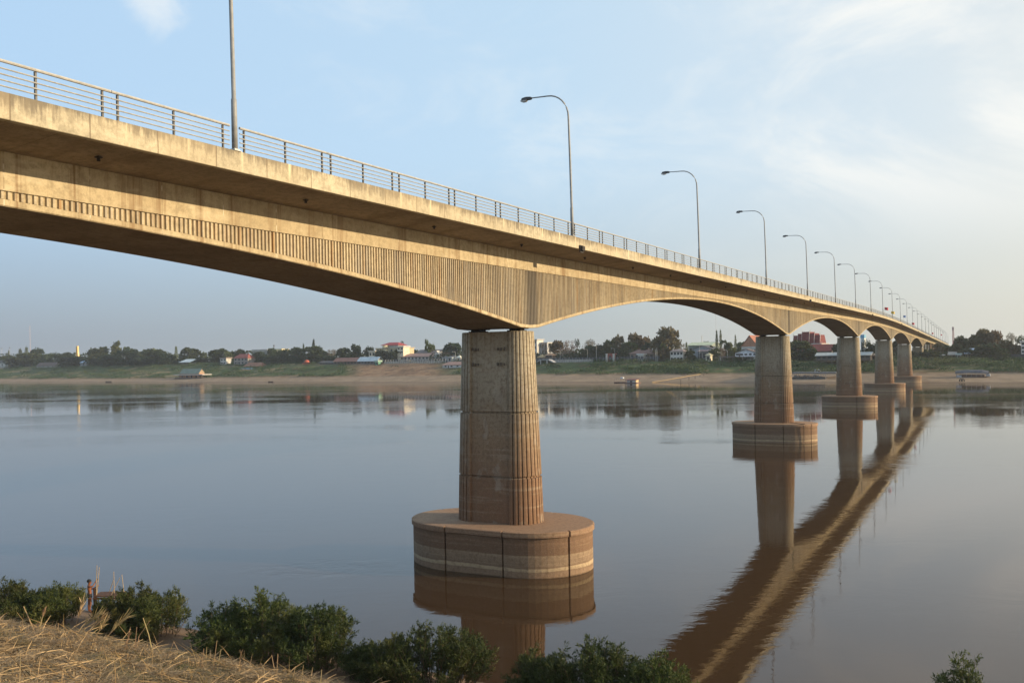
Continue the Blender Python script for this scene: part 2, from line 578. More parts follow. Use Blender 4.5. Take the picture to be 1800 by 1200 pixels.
CAPZ = 3.38
ordn = ['nearest', 'second', 'third', 'fourth', 'fifth', 'sixth']
pier_lab = ['nearest fluted concrete bridge pier on a wide banded pile cap in the river',
            'second concrete bridge pier from the camera, cable lying on its pile cap',
            'third concrete bridge pier from the camera, pale stripe low on its cap',
            'fourth concrete bridge pier from the camera, standing in the river between third and fifth',
            'fifth concrete bridge pier from the camera, its cap at the far waterline',
            'sixth concrete bridge pier from the camera, standing on the far sand beach']
for n in range(6):
    s = SPAN * n
    p = bpos(s, 0)
    pier = thing('bridge_pier', pier_lab[n], 'bridge pier', (p.x, p.y, 0), BR_RZ, 'bridge piers standing in the river')
    top = deck(s) - 7.22
    H = top - CAPZ
    mb = MB()
    levels = [(0, 0), (3.50, -.02), (3.52, .14), (3.66, .14), (3.68, -.02), (8.48, -.02), (8.50, .14), (8.64, .14), (8.66, -.02), (H - .03, 0), (H, .04)]
    rings = []
    for z, ins in levels:
        R = 1.9 - .53 * z / 14.9
        rings.append([(x, y, CAPZ + z) for x, y in stadium(1.69, R, 15, .17, ins)])
    mb.loft(rings)
    mb.build('column', M['column'], pier)
    mb = MB()
    o1 = cap_outline(2.5, 4.35); o2 = cap_outline(2.5, 4.46); o3 = cap_outline(2.5, 4.38)
    mb.loft([[(x, y, z) for x, y in o] for o, z in ((o1, -2.5), (o1, CAPZ - .43), (o2, CAPZ - .41), (o2, CAPZ - .05), (o3, CAPZ))])
    mb.build('pile_cap', M['cap'], pier)
    for sy in (1, -1):
        mb = MB()
        mb.box(-.55, .55, sy * 1.75 - .6, sy * 1.75 + .6, top - .0, top + .10)
        mb.box(-.42, .42, sy * 1.75 - .45, sy * 1.75 + .45, top + .10, top + .19)
        mb.box(-.62, .62, sy * 1.75 - .72, sy * 1.75 + .72, top + .19, top + .24)
        mb.build('bearing', M['bearing'], pier)
    if n == 0:
        for row, zz in ((0, 1.35), (1, 2.55)):
            for a in (-1.5, -1.22, -.98, .78, 1.05, 1.36):
                wd_ = random.uniform(.045, .10)
                rr = 1.9 - .53 * (H - zz) / 14.9
                mb = MB()
                mb.box(-rr - .004, -rr + .05, -a - wd_, -a + wd_, top - zz - random.uniform(.10, .17), top - zz + random.uniform(.08, .14))
                mb.build('stencil_mark', M['stencil'], pier)
    if n == 1:
        mb = MB()
        pts = [(-1.0 - .5 * i + .4 * mn.noise((i * .7, 0, 1)), -3.2 - .55 * i + .25 * mn.noise((i * .9, 3, 1)), CAPZ + .05 + .12 * abs(mn.noise((i * 1.3, 7, 2)))) for i in range(6)]
        pts += [(-3.35, -5.75, CAPZ + .02), (-3.5, -5.9, CAPZ - .5), (-3.45, -5.86, .1)]
        mb.tube(pts, .05, 6)
        mb.build('cable', M['bearing'], pier)
# approach columns beyond the far bank
for k, s in enumerate((632, 667, 702, 737)):
    p = bpos(s, 0)
    lab = ['twin brown approach columns under the far deck, closest to the river', 'twin brown approach columns among the far trees, behind the closest pair',
           'pale sunlit approach columns at the far end of the deck', 'last approach columns hidden in trees at the far end of the bridge'][k]
    t_ = thing('approach_pier', lab, 'bridge pier', (p.x, p.y, 9.5), BR_RZ, 'approach piers on the far bank')
    for sy in (1, -1):
        mb = MB()
        mb.loft([[(.8 * math.cos(a * PI / 8), sy * 1.8 + .8 * math.sin(a * PI / 8), z) for a in range(16)] for z in (-1, deck(s) - 9.5 - 2.9)])
        mb.build('column', M['column'], t_)

# ---------------------------------------------------------------- railing bays and lamps
def make_bay(simple=False):
    """one bay of 34.4 m between two lamps, local x along the bridge"""
    L = 34.44
    root = empty('bridge_railing')
    root['category'] = 'railing'; root['group'] = 'railing bays along the bridge edge'
    parts = []
    mb_all = MB()
    def fin(mb, name, mat):
        mb.build(name, mat, root)
    mb = MB() if not simple else mb_all
    # rails break every 5.83 m
    npan = 6; pl = L / npan
    for i in range(npan):
        mb.tube([(i * pl + .012, 0, 1.04), ((i + 1) * pl - .012, 0, 1.04)], .058, 8)
    if not simple: fin(mb, 'top_rail', M['steel'])
    for j, z in enumerate((.17, .36, .55, .74)):
        mb = MB() if not simple else mb_all
        for i in range(npan):
            mb.tube([(i * pl + .012, 0, z + .06), ((i + 1) * pl - .012, 0, z + .06)], .026, 6)
        if not simple: fin(mb, 'rail', M['steel'])
    for i in range(npan):
        for xx in (.32, pl / 2, pl - .32):
            mb = MB() if not simple else mb_all
            x = i * pl + xx
            mb.box(x - .035, x + .035, .03, .10, .0, 1.0)
            mb.box(x - .09, x + .09, -.02, .14, .0, .02)
            if not simple: fin(mb, 'post', M['post'])
    if simple:
        mb_all.build('bars', M['steel'], root)
    return root


def make_lamp():
    root = empty('street_lamp')
    root['category'] = 'street lamp'; root['group'] = 'curved street lamps along the bridge'
    mb = MB()
    pts = [(0, 0, 0), (0, 0, 2.2)]; rad = [.125, .12]
    pts += [(0, 0, 2.25), (0, .04, 6), (0, .10, 9.3)]; rad += [.095, .085, .07]
    for k in range(1, 9):
        a = PI / 2 * k / 8
        pts.append((0, .10 + 1.75 * (1 - math.cos(a)), 9.3 + 1.85 * math.sin(a))); rad.append(.066 - .012 * k / 8)
    pts.append((0, 3.3, 11.22)); rad.append(.045)
    mb.tube(pts, rad, 10)
    mb.build('pole', M['lamp'], root, True)
    mb = MB(); mb.box(-.2, .2, -.2, .2, 0, .03); mb.box(-.14, .14, -.14, .14, .03, .10)
    mb.build('base_plate', M['steel'], root)
    mb = MB()
    def sec(y, w, z0, z1): return [(-w, y, z0), (-w * .7, y, z1), (w * .7, y, z1), (w, y, z0)]
    mb.loft([sec(3.2, .06, 11.17, 11.27), sec(3.32, .13, 11.12, 11.32), sec(3.7, .16, 11.12, 11.36), sec(4.05, .14, 11.14, 11.32), sec(4.15, .05, 11.18, 11.26)])
    hd = mb.build('lamp_head', M['lamp_dark'], root)
    mb = MB()
    def sec2(y, w, z0, z1): return [(-w, y, z1), (-w * .8, y, z0), (w * .8, y, z0), (w, y, z1)]
    mb.loft([sec2(3.62, .12, 11.10, 11.119), sec2(3.72, .15, 11.0, 11.119), sec2(4.0, .15, 10.99, 11.135), sec2(4.2, .08, 11.06, 11.17)])
    mb.build('lens', M['lamp_glass'], root)
    return root


lamp0 = make_lamp(); bay0 = make_bay(); bay1 = make_bay(True)


def whereabouts(k):
    """lamps stand over every pier and twice between piers"""
    n, m = divmod(k, 3)
    if n < 6:
        o = ordn[n]
        return ('directly above the %s pier' % o, 'one post beyond the lamp above the %s pier' % o, 'two posts beyond the lamp above the %s pier' % o)[m]
    return None


far_l = ['first', 'second', 'third', 'fourth', 'fifth', 'sixth', 'seventh', 'eighth']
for k in range(-1, 26):
    s = 1.0 + 35 * k
    if k == -1: lab = 'tall grey lamp pole at the left, its top cut off by the frame'
    elif k < 18: lab = 'grey curved street lamp ' + whereabouts(k)
    else: lab = 'tiny grey street lamp near the far end, %s past the sixth pier stretch' % far_l[k - 18]
    L = lamp0 if k == -1 else copy_tree(lamp0)
    p = bpos(s, 6.2, deck(s) - .01)
    L.location = p
    L.rotation_euler = (math.radians(-.35), 0, BR_RZ)
    L['label'] = lab
for k in range(-3, 25):
    s = 1.28 + 35 * k
    if k < 8: B = bay0 if k == -3 else copy_tree(bay0)
    else: B = bay1 if k == 8 else copy_tree(bay1)
    p = bpos(s, 6.2, deck(s) - .005)
    B.location = p
    B.rotation_euler = (0, -math.atan2(deck(s + 34.4) - deck(s), 34.4), BR_RZ)
    if k == -3: lab = 'grey metal bridge railing bay above the near bank, two bays before the left lamp'
    elif k == -2: lab = 'grey metal bridge railing bay left of the lamp pole cut off by the frame'
    elif k == -1: lab = 'grey metal railing bay between the cut off lamp pole and the lamp above the nearest pier'
    elif k < 18: lab = 'grey railing bay just past the lamp ' + whereabouts(k)
    else: lab = 'tiny railing bay near the far end, %s past the sixth pier stretch' % far_l[k - 18]
    B['label'] = ' '.join(lab.split()[:16])

# small flags on staffs along the far half of the railing
def flag(s, col, lab, h):
    p = bpos(s, 6.2, deck(s))
    f = thing('flag', lab, 'flag', p, 0, 'small flags along the bridge railing')
    mb = MB(); mb.tube([(0, 0, 0), (-.1, -.1, h + .9)], .03, 6); mb.build('staff', M['steel'], f)
    mb = MB()
    rows = []
    for i in range(7):
        u = i / 6
        yy = .18 * math.sin(u * 7)
        rows.append([(-.1 + u * 1.25, yy - .1, h + .85 - .18 * u), (-.1 + u * 1.25, yy - .04, h + .55 - .2 * u), (-.1 + u * 1.25, yy - .1, h + .0 - .25 * u)])
    mb.strip(rows)
    o = mb.build('cloth', M[col], f)
    sm = o.modifiers.new('thick', 'SOLIDIFY'); sm.thickness = .012


M['flag_red'] = plain('red_flag_cloth', (.45, .04, .05), .8, .15)
M['flag_blue'] = plain('blue_white_flag_cloth', (.22, .30, .52), .8, .35, 2.5)
M['flag_yellow'] = plain('yellow_flag_cloth', (.62, .42, .06), .8, .1)
flag(252, 'flag_red', 'red flag on the railing nearest the camera, waving between two lamps', 2.0)
flag(276, 'flag_yellow', 'small yellow flag on the railing between the red and the blue flag', 1.6)
flag(330, 'flag_blue', 'blue and white flag on the railing beyond the yellow flag', 2.3)
flag(380, 'flag_red', 'smaller red flag on the railing past the blue and white flag', 1.2)
flag(560, 'flag_red', 'tiny red flag far along the bridge near its end', 1.6)
flag(700, 'flag_red', 'tiny red flag at the very end of the bridge railing', 4.2)

# ---------------------------------------------------------------- ground
def sm(a, b, x):
    t = min(1, max(0, (x - a) / (b - a)))
    return t * t * (3 - 2 * t)


def lerp_tab(tab, q):
    if q <= tab[0][0]: return tab[0][1]
    for (a, ha), (b, hb) in zip(tab, tab[1:]):
        if q <= b: return ha + (hb - ha) * (q - a) / (b - a)
    return tab[-1][1]


def near_shore(x): return 43.5 - .53 * x + .35 * mn.noise((x * .22, 5, 0)) + .2 * mn.noise((x * .8, 9, 0))


NEAR = [(-12, -2.2), (0, 0), (2.5, .55), (8, 1.25), (13, 2.3), (26.5, 9.1), (28.8, 10.0), (30.5, 10.45), (33, 11.1), (35, 11.75), (40, 13.6), (43.5, 14.55), (60, 15.2), (140, 15.2)]


def near_h(x, y):
    q = near_shore(x) - y
    h = lerp_tab(NEAR, q)
    if q > 1:
        h += sm(1, 10, q) * (.07 * mn.noise((x * .35, y * .35, 2)) + .05 * mn.noise((x * 1.1, y * 1.1, 4)))
        h += sm(26, 29, q) * (.13 * mn.noise((x * 1.9, y * 1.9, 6)) + .06 * mn.noise((x * 4.5, y * 4.5, 8)))
    # hummock at the left edge of the brow
    h += .10 * math.exp(-((x + 10.3) / 1.6) ** 2) * sm(26, 29, q) * (1 - sm(31, 36, q))
    return h


def far_h(x, q):
    top = 12.3 - .0075 * x
    top = min(14.5, max(9.8, top))
    qb = 24 + 20 * sm(-420, 60, x)
    hb = 1.9 + 1.7 * sm(-420, 60, x)
    h = lerp_tab([(-40, -4), (0, 0), (qb, hb), (qb + 10, hb + 2.0), (86, top), (140, top + .3), (4000, top + 3)], q)
    if q > 3:
        a = sm(3, 46, q)
        h += a * (.35 * mn.noise((x * .02, q * .05, 1)) + .9 * sm(44, 60, q) * (1 - sm(80, 92, q)) * mn.noise((x * .035, q * .06, 3)) + .35 * mn.noise((x * .12, q * .12, 5)) * (1 - sm(84, 95, q)))
    return h


def far_hq(x, y):
    return far_h(x, y - 566 + .635 * x)


M['near_ground'] = None
t = NT('near_bank_soil')
co = t.coord(); x_, y_, z_ = t.xyz(co)
n1 = t.noise(co, .5, 5); n2 = t.noise(co, 3.5, 6, .7); n3 = t.noise(co, 18, 5, .7)
soil = t.mix(t.rng(n2, .35, .7), (.13, .09, .055), (.24, .165, .10))
soil = t.mix(t.rng(n3, .5, .8, 0, .6), soil, (.075, .05, .032))
sand = t.mix(t.rng(n3, .35, .65), (.13, .09, .06), (.25, .17, .115))
litter = t.mix(t.rng(n3, .35, .65), (.075, .055, .03), (.20, .145, .075))
litter = t.mix(t.rng(n1, .5, .62, 0, .75), litter, (.085, .088, .034))
col = t.mix(t.rng(z_, .9, 2.6), sand, soil)
col = t.mix(t.rng(z_, 8.5, 10.0), col, litter)
col = t.mix(t.rng(z_, .05, .3, .7, 0), col, (.07, .05, .035))
t.set(col, .95, spec=.15); t.bump(t.math('ADD', n2, n3), .6, .05)
M['near_ground'] = t.m

xs = np.concatenate([np.linspace(-400, -42, 20)[:-1], np.linspace(-42, -16, 70)[:-1], np.linspace(-16, 2, 150)[:-1], np.linspace(2, 36, 90), np.linspace(36, 400, 20)[1:]])
us = np.concatenate([np.linspace(-30, -4, 10)[:-1], np.linspace(-4, 24, 100)[:-1], np.linspace(24, 40, 120), np.linspace(40, 60, 20)[1:], np.linspace(60, 160, 8)[1:]])
vs = []; fs = []
for u in us:
    for x in xs:
        y = near_shore(x) - u
        vs.append((x, y, near_h(x, y)))
nx = len(xs)
for j in range(len(us) - 1):
    for i in range(nx - 1):
        fs.append((j * nx + i, (j + 1) * nx + i, (j + 1) * nx + i + 1, j * nx + i + 1))
tag(mesh_obj('riverbank', vs, fs, M['near_ground'], None, True), kind='structure')

t = NT('far_bank_soil')
co = t.coord(); x_, y_, z_ = t.xyz(co)
n1 = t.noise(co, .022, 5, .6); n2 = t.noise(t.scale(co, (1, 1, 3)), .12, 6, .65); n3 = t.noise(co, .8, 4, .7)
gul = t.noise(t.scale(co, (1.0, .35, 1)), .09, 6, .7, 1.2)
sand = t.mix(t.rng(n2, .35, .65), (.20, .148, .102), (.275, .205, .145))
sand = t.mix(t.rng(n3, .48, .7, 0, .5), sand, (.15, .105, .075))
sand = t.mix(t.rng(gul, .52, .62, 0, .5), sand, (.17, .125, .09))
earth = t.mix(t.rng(n2, .35, .65), (.17, .10, .06), (.28, .18, .11))
earth = t.mix(t.rng(gul, .5, .6, 0, .55), earth, (.11, .07, .045))
grass = t.mix(t.rng(n2, .35, .65), (.030, .052, .020), (.08, .10, .04))
grass = t.mix(t.rng(t.noise(t.scale(co, (.35, .8, 3)), .07, 5, .65), .52, .64, 0, .85), grass, (.24, .175, .10))
# bare red cutting: between the old houses and the nearest pier
rx_ = t.math('DIVIDE', x_, y_)
bare = t.math('MULTIPLY', t.rng(rx_, -.195, -.165), t.rng(rx_, -.10, -.055, 1, 0))
bare = t.math('MULTIPLY', bare, t.rng(n2, .2, .42, .6, 1))
zb = t.rng(x_, -420, 60, 1.5, 0)
zv = t.math('ADD', z_, zb)
veg = t.math('MULTIPLY', t.rng(zv, 3.5, 5.2), t.rng(n2, .30, .46))
veg = t.math('MULTIPLY', veg, t.math('SUBTRACT', 1.0, bare))
ground = t.mix(t.rng(zv, 3.2, 4.6), sand, earth)
col = t.mix(veg, ground, grass)
col = t.mix(t.rng(z_, .02, .5, .75, 0), col, (.13, .09, .065))
t.set(col, .95, spec=.1); t.bump(t.math('ADD', n2, n3), .8, .5)
M['far_ground'] = t.m
xs = np.concatenate([np.linspace(-4000, -760, 14)[:-1], np.linspace(-760, 420, 420), np.linspace(420, 3000, 12)[1:]])
us = np.concatenate([np.linspace(-40, 0, 4)[:-1], np.linspace(0, 100, 60), np.linspace(100, 300, 8)[1:], np.linspace(300, 4000, 10)[1:]])
vs = []; fs = []
for u in us:
    for x in xs:
        wob = 2.2 * mn.noise((x * .03, 3, 7)) + .8 * mn.noise((x * .15, 8, 7)) if u < 60 else 0
        vs.append((x, 566 - .635 * x + u + wob, far_h(x, u)))
nx = len(xs)
for j in range(len(us) - 1):
    for i in range(nx - 1):
        fs.append((j * nx + i, j * nx + i + 1, (j + 1) * nx + i + 1, (j + 1) * nx + i))
tag(mesh_obj('far_riverbank', vs, fs, M['far_ground'], None, True), kind='structure')

# ---------------------------------------------------------------- river
t = NT('muddy_river_water')
co = t.coord(); x_, y_, z_ = t.xyz(co)
n0 = t.noise(co, .012, 3, .5)
t.set(t.mix(t.rng(n0, .35, .65), (.040, .0225, .0115), (.050, .029, .015)), .01, spec=.5)
t.b.inputs['IOR'].default_value = 1.333
w1 = t.noise(t.scale(co, (1.0, 1.15, 1)), 1.2, 4, .6, .8)
w2 = t.noise(t.scale(co, (.8, 1.2, 1)), .23, 4, .55, 1.0)
w3 = t.noise(co, 5.0, 2, .5)
# the current roughens the surface in long patches, and boils in the lee of the caps
patch = t.noise(t.scale(co, (.35, 1.0, 1)), .022, 4, .6, .6)
amp = t.math('MULTIPLY', t.rng(patch, .42, .62, .25, 1.9), t.rng(y_, 40, 300, .42, 1.8))
for (cx, cy, r) in ((-15, 69, 9.0), (36, 163, 13)):
    dx = t.math('DIVIDE', t.math('SUBTRACT', x_, cx), r); dy = t.math('DIVIDE', t.math('SUBTRACT', y_, cy), r * .5)
    d2 = t.math('ADD', t.math('MULTIPLY', dx, dx), t.math('MULTIPLY', dy, dy))
    amp = t.math('ADD', amp, t.math('MULTIPLY', t.rng(d2, 0, 1, 1, 0), 3.0))
h = t.math('ADD', t.math('MULTIPLY', w1, .019), t.math('ADD', t.math('MULTIPLY', w2, .060), t.math('MULTIPLY', w3, .0015)))
bp = t.bump(h, 1.0, 1.0)
t.put(bp.inputs['Strength'], t.math('MULTIPLY', amp, .30))
M['water'] = t.m
tag(mesh_obj('river', [(-4000, -300, 0), (3000, -300, 0), (3000, 3200, 0), (-4000, 3200, 0)], [(0, 1, 2, 3)], M['water']), kind='structure')

# ---------------------------------------------------------------- light, sky, air
SUN_EL = math.radians(15.2)
SUN_AZ = Vector((.983, -.182))       # towards the sun, level
sund = Vector((SUN_AZ.x * math.cos(SUN_EL), SUN_AZ.y * math.cos(SUN_EL), math.sin(SUN_EL)))
L = bpy.data.lights.new('sun', 'SUN')
L.energy = 4.9; L.angle = math.radians(.6); L.color = (1.0, .79, .50)
so = bpy.data.objects.new('sun', L); C.objects.link(so)
so.rotation_euler = sund.to_track_quat('Z', 'Y').to_euler()
so.location = (200, 0, 120)

W = bpy.data.worlds.new('World'); bpy.context.scene.world = W
W.use_nodes = True
t = NT.__new__(NT); t.t = W.node_tree; t.n = t.t.nodes
bg = t.n['Background']
sky = t.node('ShaderNodeTexSky', sky_type='NISHITA')
sky.sun_disc = False
sky.sun_elevation = SUN_EL
sky.sun_rotation = math.atan2(SUN_AZ.x, SUN_AZ.y)
sky.air_density = 1.0; sky.dust_density = 2.2; sky.ozone_density = 1.6
co = t.coord('Generated')
x_, y_, z_ = t.xyz(co)
BG = .10
EXPO = .35
u = 1 / BG / 2 ** EXPO
# dusty air low over the horizon: grey blue away from the sun, cream towards it
az = t.rng(x_, -.55, .62, 0, 1, False)
hz = t.ramp(az, [(0, (.330 * 1, .385 * 1, .47 * 1)), (.45, (.45, .51, .545)), (.72, (.66, .68, .645)), (1, (.86, .83, .72))])
up = t.ramp(az, [(0, (.52, .755, 1.02)), (.5, (.63, .84, 1.03)), (.8, (.80, .91, .98)), (1, (1.0, .99, .92))])
el = t.rng(z_, -.02, .235, 0, 1, True)
air = t.mix(el, hz, up)
sc_ = t.node('ShaderNodeVectorMath', operation='SCALE'); t.link(air, sc_.inputs[0]); sc_.inputs['Scale'].default_value = u
col = t.mix(.82, sky.outputs[0], sc_.outputs[0])
# thin high cloud
zz = t.math('MAXIMUM', z_, .02)
cv = t.node('ShaderNodeCombineXYZ')
t.put(cv.inputs[0], t.math('DIVIDE', x_, zz)); t.put(cv.inputs[1], t.math('DIVIDE', y_, zz))
cn = t.noise(t.scale(co, (2.6, 2.6, 5.0)), 1.0, 9, .62, .55)
cm = t.math('MULTIPLY', t.rng(t.math('ADD', cn, t.math('MULTIPLY', t.rng(x_, .2, .52, 0, 1, False), .16)), .47, .70), t.rng(x_, .16, .36))
cm = t.math('MULTIPLY', cm, t.rng(z_, .08, .22))
cf = t.math('MULTIPLY', t.rng(t.noise(t.scale(co, (3.5, 3.5, 8)), 1.3, 8, .65, .5), .5, .75), t.math('MULTIPLY', t.rng(x_, -.45, .3, .14, .34), t.rng(z_, .05, .2)))
# one small puff high at the left
pv = t.node('ShaderNodeVectorMath', operation='DISTANCE'); t.link(co, pv.inputs[0]); pv.inputs[1].default_value = (-.345, .866, .362)
pn = t.noise(co, 16, 7, .62, .5)
puff = t.math('MULTIPLY', t.rng(t.math('ADD', pv.outputs['Value'], t.math('MULTIPLY', t.math('SUBTRACT', pn, .5), .085)), .002, .042, 1, 0), .55)
cm = t.math('MAXIMUM', t.math('MAXIMUM', cm, cf), puff, clamp=True)
cl = t.node('ShaderNodeVectorMath', operation='SCALE'); cl.inputs[0].default_value = (1.02, 1.01, .96); cl.inputs['Scale'].default_value = u
col = t.mix(t.math('MULTIPLY', cm, .85), col, cl.outputs[0])
t.link(col, bg.inputs['Color'])
bg.inputs['Strength'].default_value = BG

mh = bpy.data.materials.new('river_haze'); mh.use_nodes = True
nt = mh.node_tree; nt.nodes.clear()
ov = nt.nodes.new('ShaderNodeOutputMaterial'); pv = nt.nodes.new('ShaderNodeVolumePrincipled')
pv.inputs['Color'].default_value = (.86, .92, 1, 1); pv.inputs['Density'].default_value = .00012; pv.inputs['Anisotropy'].default_value = .2
nt.links.new(pv.outputs[0], ov.inputs['Volume'])
mb = MB(); mb.box(-4100, 3100, -320, 4800, -6, 46)
HAZE = tag(mb.build('haze', mh), kind='stuff')

# ---------------------------------------------------------------- camera
cam = bpy.data.cameras.new('camera')
cam.sensor_width = 36; cam.lens = 36 * F; cam.shift_y = 27.2 / 1800
cam.clip_start = .1; cam.clip_end = 12000
co_ = bpy.data.objects.new('camera', cam); C.objects.link(co_)
co_.matrix_world = Matrix.Translation((0, 0, EYE)) @ Matrix.Rotation(PI / 2, 4, 'X') @ Matrix.Rotation(-math.atan(ROLL), 4, 'Z')
S = bpy.context.scene
S.camera = co_
S.view_settings.view_transform = 'Standard'; S.view_settings.look = 'None'
S.view_settings.exposure = EXPO; S.view_settings.gamma = 1
S.render.engine = 'CYCLES'
S.cycles.use_denoising = True
S.cycles.volume_bounces = 0
S.cycles.max_bounces = 6
# ---------------------------------------------------------------- foliage builders
def leaf_quads(pts, nrm, length, width, jitter, g):
    """one narrow quad per point, its long axis along nrm shaken by jitter"""
    n = len(pts)
    d = nrm + g.normal(0, jitter, (n, 3)); d /= np.linalg.norm(d, axis=1)[:, None] + 1e-9
    r = g.normal(0, 1, (n, 3)); s = np.cross(d, r); s /= np.linalg.norm(s, axis=1)[:, None] + 1e-9
    L_ = length * g.uniform(.6, 1.3, n)[:, None]; W_ = width * g.uniform(.6, 1.3, n)[:, None]
    a = pts - s * W_ * .35; b = pts + d * L_ * .5 - s * W_ * .5; c = pts + d * L_; e = pts + d * L_ * .45 + s * W_ * .5
    return np.stack([a, b, c, e], 1)


def ball(g, n):
    v = g.normal(0, 1, (n, 3)); return v / np.linalg.norm(v, axis=1)[:, None]


def crown_unit(seed, style):
    """foliage quads and a trunk for a tree one metre high and one metre wide"""
    g = np.random.default_rng(seed)
    Q = []; mb = MB()
    if style in ('broad', 'bare', 'tall', 'dome'):
        nb = {'broad': 15, 'bare': 20, 'tall': 13, 'dome': 20}[style]
        top = []
        for i in range(nb):
            if style == 'tall':
                z = g.uniform(.3, .93); r = .34 * math.sin(PI * min(1, (z - .12) / .95)) ** .6
            elif style == 'dome':
                z = g.uniform(.22, .88); r = .42 * math.sqrt(max(.04, 1 - ((z - .3) / .66) ** 2))
            else:
                z = g.uniform(.34, .86); r = .40 * math.sqrt(max(.05, 1 - ((z - .52) / .46) ** 2))
            a = i * 2.4 + g.uniform(-.5, .5); rr = r * math.sqrt(g.uniform(.15, 1))
            c = np.array([rr * math.cos(a), rr * math.sin(a), z])
            R = g.uniform(.12, .2) * (1.1 if style == 'dome' else 1)
            top.append((c, R))
        for c, R in top:
            n = {'broad': 120, 'bare': 34, 'tall': 100, 'dome': 120}[style]
            v = ball(g, n)
            v[:, 2] = np.where(v[:, 2] < -.35, -v[:, 2] * .4, v[:, 2])
            p = c + v * R * g.uniform(.55, 1.08, n)[:, None] * np.array([1, 1, .8])
            Q.append(leaf_quads(p, v * .8 + np.array([0, 0, -.2]), .11 if style != 'bare' else .06, .085 if style != 'bare' else .035, .6, g))
        mb.tube([(0, 0, -.06), (.005, 0, .2), (.02, .01, .42)], [.032, .025, .016], 7)
        for c, R in top[::2] if style != 'bare' else top:
            st_ = np.array([.01, .005, g.uniform(.2, .4)])
            m = (st_ + c) / 2 + np.array([0, 0, -.03])
            mb.tube([st_, m, c], [.014, .009, .003], 5, False)
            if style == 'bare':
                for _ in range(6):
                    e = c + ball(g, 1)[0] * R * 1.1
                    mb.tube([m * .3 + c * .7, e], [.005, .002], 4, False)
        if style in ('broad', 'dome'):          # skirts of foliage low on the crown
            for i in range(9):
                a = i * 2.4; rr = g.uniform(.1, .36)
                c = np.array([rr * math.cos(a), rr * math.sin(a), g.uniform(.06, .26)]); v = ball(g, 60)
                Q.append(leaf_quads(c + v * np.array([.15, .15, .12]), v, .11, .085, .6, g))
    elif style == 'casuarina':
        mb.tube([(0, 0, -.04), (.01, 0, .5), (0, 0, .97)], [.05, .03, .006], 6)
        for i in range(34):
            z = .2 + .78 * (i / 34) ** .9
            r = .42 * (1 - (z - .1) / .95) ** .8 + .06
            a = i * 2.4
            c = np.array([r * .6 * math.cos(a), r * .6 * math.sin(a), z])
            mb.tube([(0, 0, z - .04), c], [.012, .004], 4, False)
            v = ball(g, 16)
            Q.append(leaf_quads(c + v * np.array([r * .5, r * .5, .05]), v * .5 + np.array([0, 0, .3]), .06, .09, .4, g))
    elif style in ('palm', 'areca'):
        wid = .5
        mb.tube([(0, 0, -.04), (.03, 0, .35), (.01, 0, .74)], [.035, .024, .02], 7)
        nf = 17
        for i in range(nf):
            a = i * 2.4; el0 = g.uniform(-.1, 1.25)
            d_ = np.array([math.cos(a), math.sin(a), 0])
            pts = []
            for k in range(9):
                u_ = k / 8
                pts.append(np.array([.01, 0, .74]) + d_ * wid * u_ * math.cos(el0 * .6) + np.array([0, 0, .30 * u_ * math.sin(el0) - .30 * u_ * u_ + .04]))
            for k in range(8):
                s_ = np.array([-d_[1], d_[0], 0])
                for sg in (1, -1):
                    for h_ in (0, .5):
                        p0 = pts[k] + (pts[k + 1] - pts[k]) * h_
                        ln = .13 * math.sin(PI * (k + 1.2 + h_) / 10.5)
                        tip = p0 + s_ * sg * ln + d_ * .05 + np.array([0, 0, -.05])
                        q = np.stack([p0, p0 + d_ * .045, tip + d_ * .012, tip])
                        Q.append(q[None])
    elif style == 'umbrella':
        mb.tube([(0, 0, -.04), (.04, 0, .4), (0, 0, .7)], [.03, .022, .018], 6)
        for i in range(9):
            a = i * 2.4; r = .12 + .3 * (i / 9)
            c = np.array([r * math.cos(a), r * math.sin(a), .84 + g.uniform(-.12, .07)])
            mb.tube([(0, 0, .62), c], [.014, .005], 5, False)
            v = ball(g, 44)
            Q.append(leaf_quads(c + v * np.array([.14, .14, .07]), v, .08, .06, .5, g))
    return np.concatenate(Q), mb


PROTO = {}


def proto(style, seed, leaf):
    key = (style, seed, leaf)
    if key not in PROTO:
        Q, mb = crown_unit(seed, style)
        me1 = quads_obj('crown', Q, M[leaf]); me2 = mb.build('trunk', M['trunk_pale' if style in ('bare', 'casuarina') else 'trunk'])
        PROTO[key] = (me1.data, me2.data)
        bpy.data.objects.remove(me1); bpy.data.objects.remove(me2)
    return PROTO[key]


NAMES = {'broad': 'broadleaf_tree', 'dome': 'broadleaf_tree', 'tall': 'tall_tree', 'bare': 'bare_tree', 'casuarina': 'casuarina_tree', 'palm': 'palm_tree', 'areca': 'palm_tree', 'umbrella': 'umbrella_tree'}


def tree(x, ytop, wpx, style, leaf, q, label, group='trees on the far bank', seed=None):
    X, Y = far(x, q, ytop)
    g0 = far_h(X, q) - .2
    H = height_at(x, ytop, Y) - g0
    wd = wpx * Y / 1555.0
    seed = seed if seed is not None else int(x) % 4 + 1
    crown, trunk = proto(style, seed, leaf)
    o = thing(NAMES[style], label, 'tree', (X, Y, g0), random.uniform(0, 6.28), group)
    o.scale = (wd, wd, H)
    for nm, me in (('crown', crown), ('trunk', trunk)):
        c = bpy.data.objects.new(nm, me); put(c, o)
    return o


